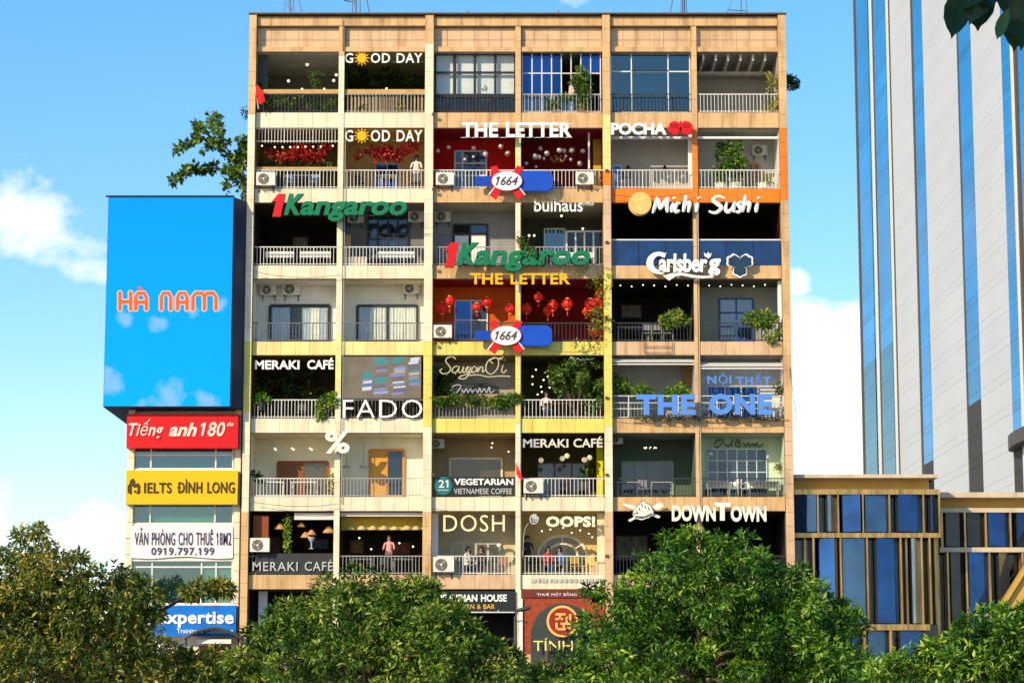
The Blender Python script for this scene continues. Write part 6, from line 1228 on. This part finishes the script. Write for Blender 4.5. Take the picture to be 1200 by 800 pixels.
hd = MB().lathe((0, 0, 0), [(.001, -.09), (.2, -.06), (.32, 0), (.2, .07), (.001, .09)], 16); c_ = W(613.5, 713.5, Yl); hd.v = [(c_.x + x, c_.y + y * .6, c_.z + z + x * .18) for x, y, z in hd.v]; obj('lamp_head', hd, LD, t, smooth=True)
t = empty('arched_canopy', W(252, 760, -.9), 'dark arched metal canopy in front of the blue shop board', 'canopy')
arc = [W(x, y, -.9) for x, y in ((216, 748), (228, 741), (240, 737), (252, 735.5), (264, 738), (274, 742), (283, 747))]
obj('rim', MB().tube(smooth_line(arc), .07, 6), LD, t); mb = MB(); ar2 = smooth_line(arc); vs = [tuple(p) for p in ar2] + [(p.x, -.1, p.z + .08) for p in ar2]; m_ = len(ar2)
mb.add(vs + [(x, y, z - .05) for x, y, z in vs], [(i, i + 1, m_ + i + 1, m_ + i) for i in range(m_ - 1)] + [(2 * m_ + m_ + i, 2 * m_ + m_ + i + 1, 2 * m_ + i + 1, 2 * m_ + i) for i in range(m_ - 1)]); obj('roof_sheet', mb, LD, t)
for px in (218, 283): p = W(px, 748, -.85); obj('post', MB().tube([(p.x, -.85, .12), (p.x, -.85, p.z)], .05, 6), LD, t)

# ================================================================== STREET TREES
def street_tree(label, outline, Yc, lm, tone, trunk_px, sp_px=24, rpx=(15, 25), tw=24, per=8, L=.25, ybot=800, depth=3.2, extra=()):
    ybot = 815
    s = 28.26 * D / (D + Yc)
    bl = []; xs = [p[0] for p in outline]; ys = [p[1] for p in outline]
    x = xs[0] + 6
    while x < xs[-1] - 4:
        yt = float(np.interp(x, xs, ys)) + random.choice((-5, -2, 2, 4, 7, 11)); y = yt + rpx[0] * .95
        first = True
        while y < ybot:
            frac = min(1, (y - yt) / 110)
            if not first and random.random() < .07 and frac < .6: y += sp_px * .8; continue
            for _ in range(2 if not first else 1):
                r = random.uniform(*rpx) * (random.uniform(.38, .8) if first else 1.0); dy = random.uniform(-depth, depth) * (.35 + .65 * frac)
                yy = y + (r * .0 if first else random.uniform(-7, 7)); p = W(x + random.uniform(-7, 7), yy, Yc + dy)
                bl.append((p.x, p.y, p.z, r / s, tone + random.uniform(-.22, .24)))
            first = False; y += sp_px * random.uniform(.8, 1.15)
        x += sp_px * random.uniform(.62, .9)
    for (px, py, r) in extra: p = W(px, py, Yc - 1); bl.append((p.x, p.y, p.z, r / s, tone + .1))
    tx = X_(trunk_px, 780, Yc); t = empty('street_tree', (tx, Yc, .12), label, 'tree', 'street trees in front of the buildings')
    zmax = max(b[2] for b in bl); fork = 2.6
    obj('trunk', MB().tube(smooth_line([(tx, Yc, .1), (tx + .08, Yc + .05, 1.4), (tx - .05, Yc, fork), (tx + .1, Yc, fork + 1.4)]), [.24 - .012 * k for k in range(16)], 9), BARK, t)
    mb = MB(); sel = random.sample(bl, min(60, len(bl)))
    for b in sel:
        m1 = Vector((tx + (b[0] - tx) * .35, Yc + (b[1] - Yc) * .35, fork + .3 + (b[2] - fork) * .45)); m2 = Vector((tx + (b[0] - tx) * .75, Yc + (b[1] - Yc) * .75, fork + (b[2] - fork) * .8))
        mb.tube(smooth_line([(tx, Yc, fork - .3), m1, m2, b[:3]], 3), [.11, .1, .09, .075, .065, .055, .045, .035, .03, .02], 5)
    obj('branches', mb, BARK, t)
    C, A, Nn, T = clump_leaves(bl, tw, per, L, .17)
    keep = C[:, 2] > 1.5; C, A, Nn, T = C[keep], A[keep], Nn[keep], T[keep]
    leaf_mesh('crown', C, A, Nn, rng.uniform(.55, 1.25, len(C)) * L, rng.uniform(.14, .24, len(C)) * L, T, lm, t)
    return t
street_tree('big olive-brown leaved tree at the left edge, in front of the office building', [(-60, 640), (0, 640), (25, 629), (45, 626), (65, 632), (90, 638), (108, 655), (125, 655), (150, 664), (165, 664), (174, 664), (180, 700), (184, 738), (200, 754), (225, 760), (250, 764), (285, 778), (310, 800)], -16, OLIVE, .46, 95, extra=((232, 689, 9), (246, 690, 7), (258, 688, 6), (222, 693, 9), (266, 692, 5), (25, 628, 7), (46, 624, 8)))
street_tree('broad dark green tree before the lower left café bays and Indian restaurant board', [(236, 800), (262, 768), (285, 745), (303, 722), (320, 700), (345, 692), (370, 682), (395, 676), (420, 666), (440, 675), (462, 672), (480, 667), (500, 674), (515, 690), (530, 704), (548, 716), (565, 726), (585, 742), (602, 760), (622, 776), (650, 796)], -18, GREEN, .52, 430)
street_tree('tall bright green tree covering the lower right bays under DOWNTOWN', [(655, 800), (672, 775), (682, 752), (684, 705), (688, 694), (680, 690), (700, 679), (720, 672), (742, 672), (752, 652), (768, 632), (785, 620), (800, 611), (818, 610), (835, 616), (852, 620), (872, 628), (888, 630), (900, 652), (915, 650), (932, 652), (943, 668), (960, 680), (980, 690), (1000, 704), (1012, 712), (1010, 745), (1018, 775), (1024, 800)], -17, LIME, .38, 820)
street_tree('round tree of glossy bright leaves at the lower right corner, before the gold-finned building', [(1008, 800), (1022, 772), (1045, 766), (1065, 760), (1085, 748), (1105, 735), (1125, 722), (1148, 706), (1170, 703), (1195, 710), (1220, 704), (1260, 700), (1290, 730), (1310, 790)], -24, LIME, .42, 1160, L=.26)
street_tree('low dark tree filling the gap between the left edge tree and the office building entrance', [(150, 800), (165, 762), (190, 752), (215, 758), (240, 766), (262, 762), (285, 770), (310, 765), (330, 800)], -12, GREEN, .40, 240, ybot=806)
street_tree('low dark tree in the gap below the round red medallion', [(575, 800), (592, 770), (610, 762), (630, 772), (650, 776), (668, 765), (690, 770), (710, 800)], -12, GREEN, .40, 640, ybot=806)
# overhanging branch close to the camera, top right, with its unseen crown set sunward to shade it
nb_ = empty('overhanging_tree', (3.2, -98.5, .12), 'dark broad leaves of a tree hanging into the top right corner', 'tree')
NL = leaf_mat('near_leaves', [(.008, .03, .004), (.015, .05, .008), (.03, .09, .015), (.06, .14, .03)], .12)
obj('trunk', MB().tube(smooth_line([(3.2, -98.5, .1), (3.0, -98.2, 2.2), (2.4, -97.6, 4.2), (1.6, -96.6, 5.2), (1.3, -95.2, 5.0), (1.27, -94.0, 4.05), (1.25, -93.9, 3.72)]), [.16 - .0048 * k for k in range(31)], 8), BARK, nb_)
def big_leaf(tip, base, wd, Y, tone, bend=.02):
    tip = W(*tip, Y); base = W(*base, Y + .03); ax = tip - base; L = ax.length; ax.normalize(); side = ax.cross(Vector((0, 1, 0))).normalized(); nrm = side.cross(ax)
    prof = [(0, .02), (.08, .35), (.22, .8), (.42, 1.0), (.62, .86), (.8, .48), (.9, .16), (1.0, .01)]; vs = []; fs = []
    for i, (t, w) in enumerate(prof):
        c = base + ax * (t * L) + nrm * (bend * math.sin(math.pi * t)); vs += [c - side * w * wd + nrm * .25 * w * wd, c, c + side * w * wd + nrm * .25 * w * wd]
        if i: o = i * 3; fs += [(o - 3, o - 2, o + 1, o), (o - 2, o - 1, o + 2, o + 1)]
    mb = MB(); mb.add(vs, fs); o = obj('leaf', mb, NL, nb_); a = o.data.attributes.new('tone', 'FLOAT', 'POINT'); a.data.foreach_set('value', [tone] * len(o.data.vertices))
for tip, bs, w_, tn in (((1115, 46), (1132, -22), .036, .3), ((1146, 37), (1146, -30), .05, .1), ((1163, 8), (1150, -40), .05, .1), ((1128, 12), (1146, -34), .045, .1), ((1168, 47), (1182, 10), .016, 1.0), ((1188, 62), (1190, 8), .036, .35), ((1200, 50), (1196, -5), .04, .2), ((1178, 22), (1186, -30), .04, .1), ((1205, 30), (1192, -30), .045, .1), ((1215, 70), (1208, 10), .04, .3), ((1196, 60), (1204, 14), .03, .6), ((1136, 30), (1150, -25), .04, .1)):
    big_leaf(tip, bs, w_, -94.0 + random.uniform(-.12, .12), tn, random.uniform(-.02, .03))
q = W(1165, 5, -94.0); bl = []
for k in range(60): dd = 1.6 + 2.6 * random.random(); v_ = q + sd * dd + Vector((random.gauss(0, .55), random.gauss(0, .45), random.gauss(0, .4) + .35)); bl.append((v_.x, v_.y, v_.z, .35, .4))  # unseen foliage placed toward the sun so the hanging leaves fall in shade
for k in range(40): bl.append((2.2 + random.gauss(0, 1.1), -98.3 + random.gauss(0, 1.3), 6.2 + random.gauss(0, .5), .4, .4))
C, A, Nn, T = clump_leaves(bl, 26, 5, .14, .12)
# keep the crown clear of the lens: only leaves outside the viewing cone stay
rel = C - np.array([0, -D, ZC]); fz = rel[:, 1] * cp + rel[:, 2] * sp; uy = -rel[:, 1] * sp + rel[:, 2] * cp
keep = (fz < .2) | (uy / np.maximum(fz, .01) > .165) | (np.abs(rel[:, 0]) / np.maximum(fz, .01) > .24)
leaf_mesh('crown', C[keep], A[keep], Nn[keep], rng.uniform(.7, 1.1, keep.sum()) * .14, .04, T[keep], NL, nb_)
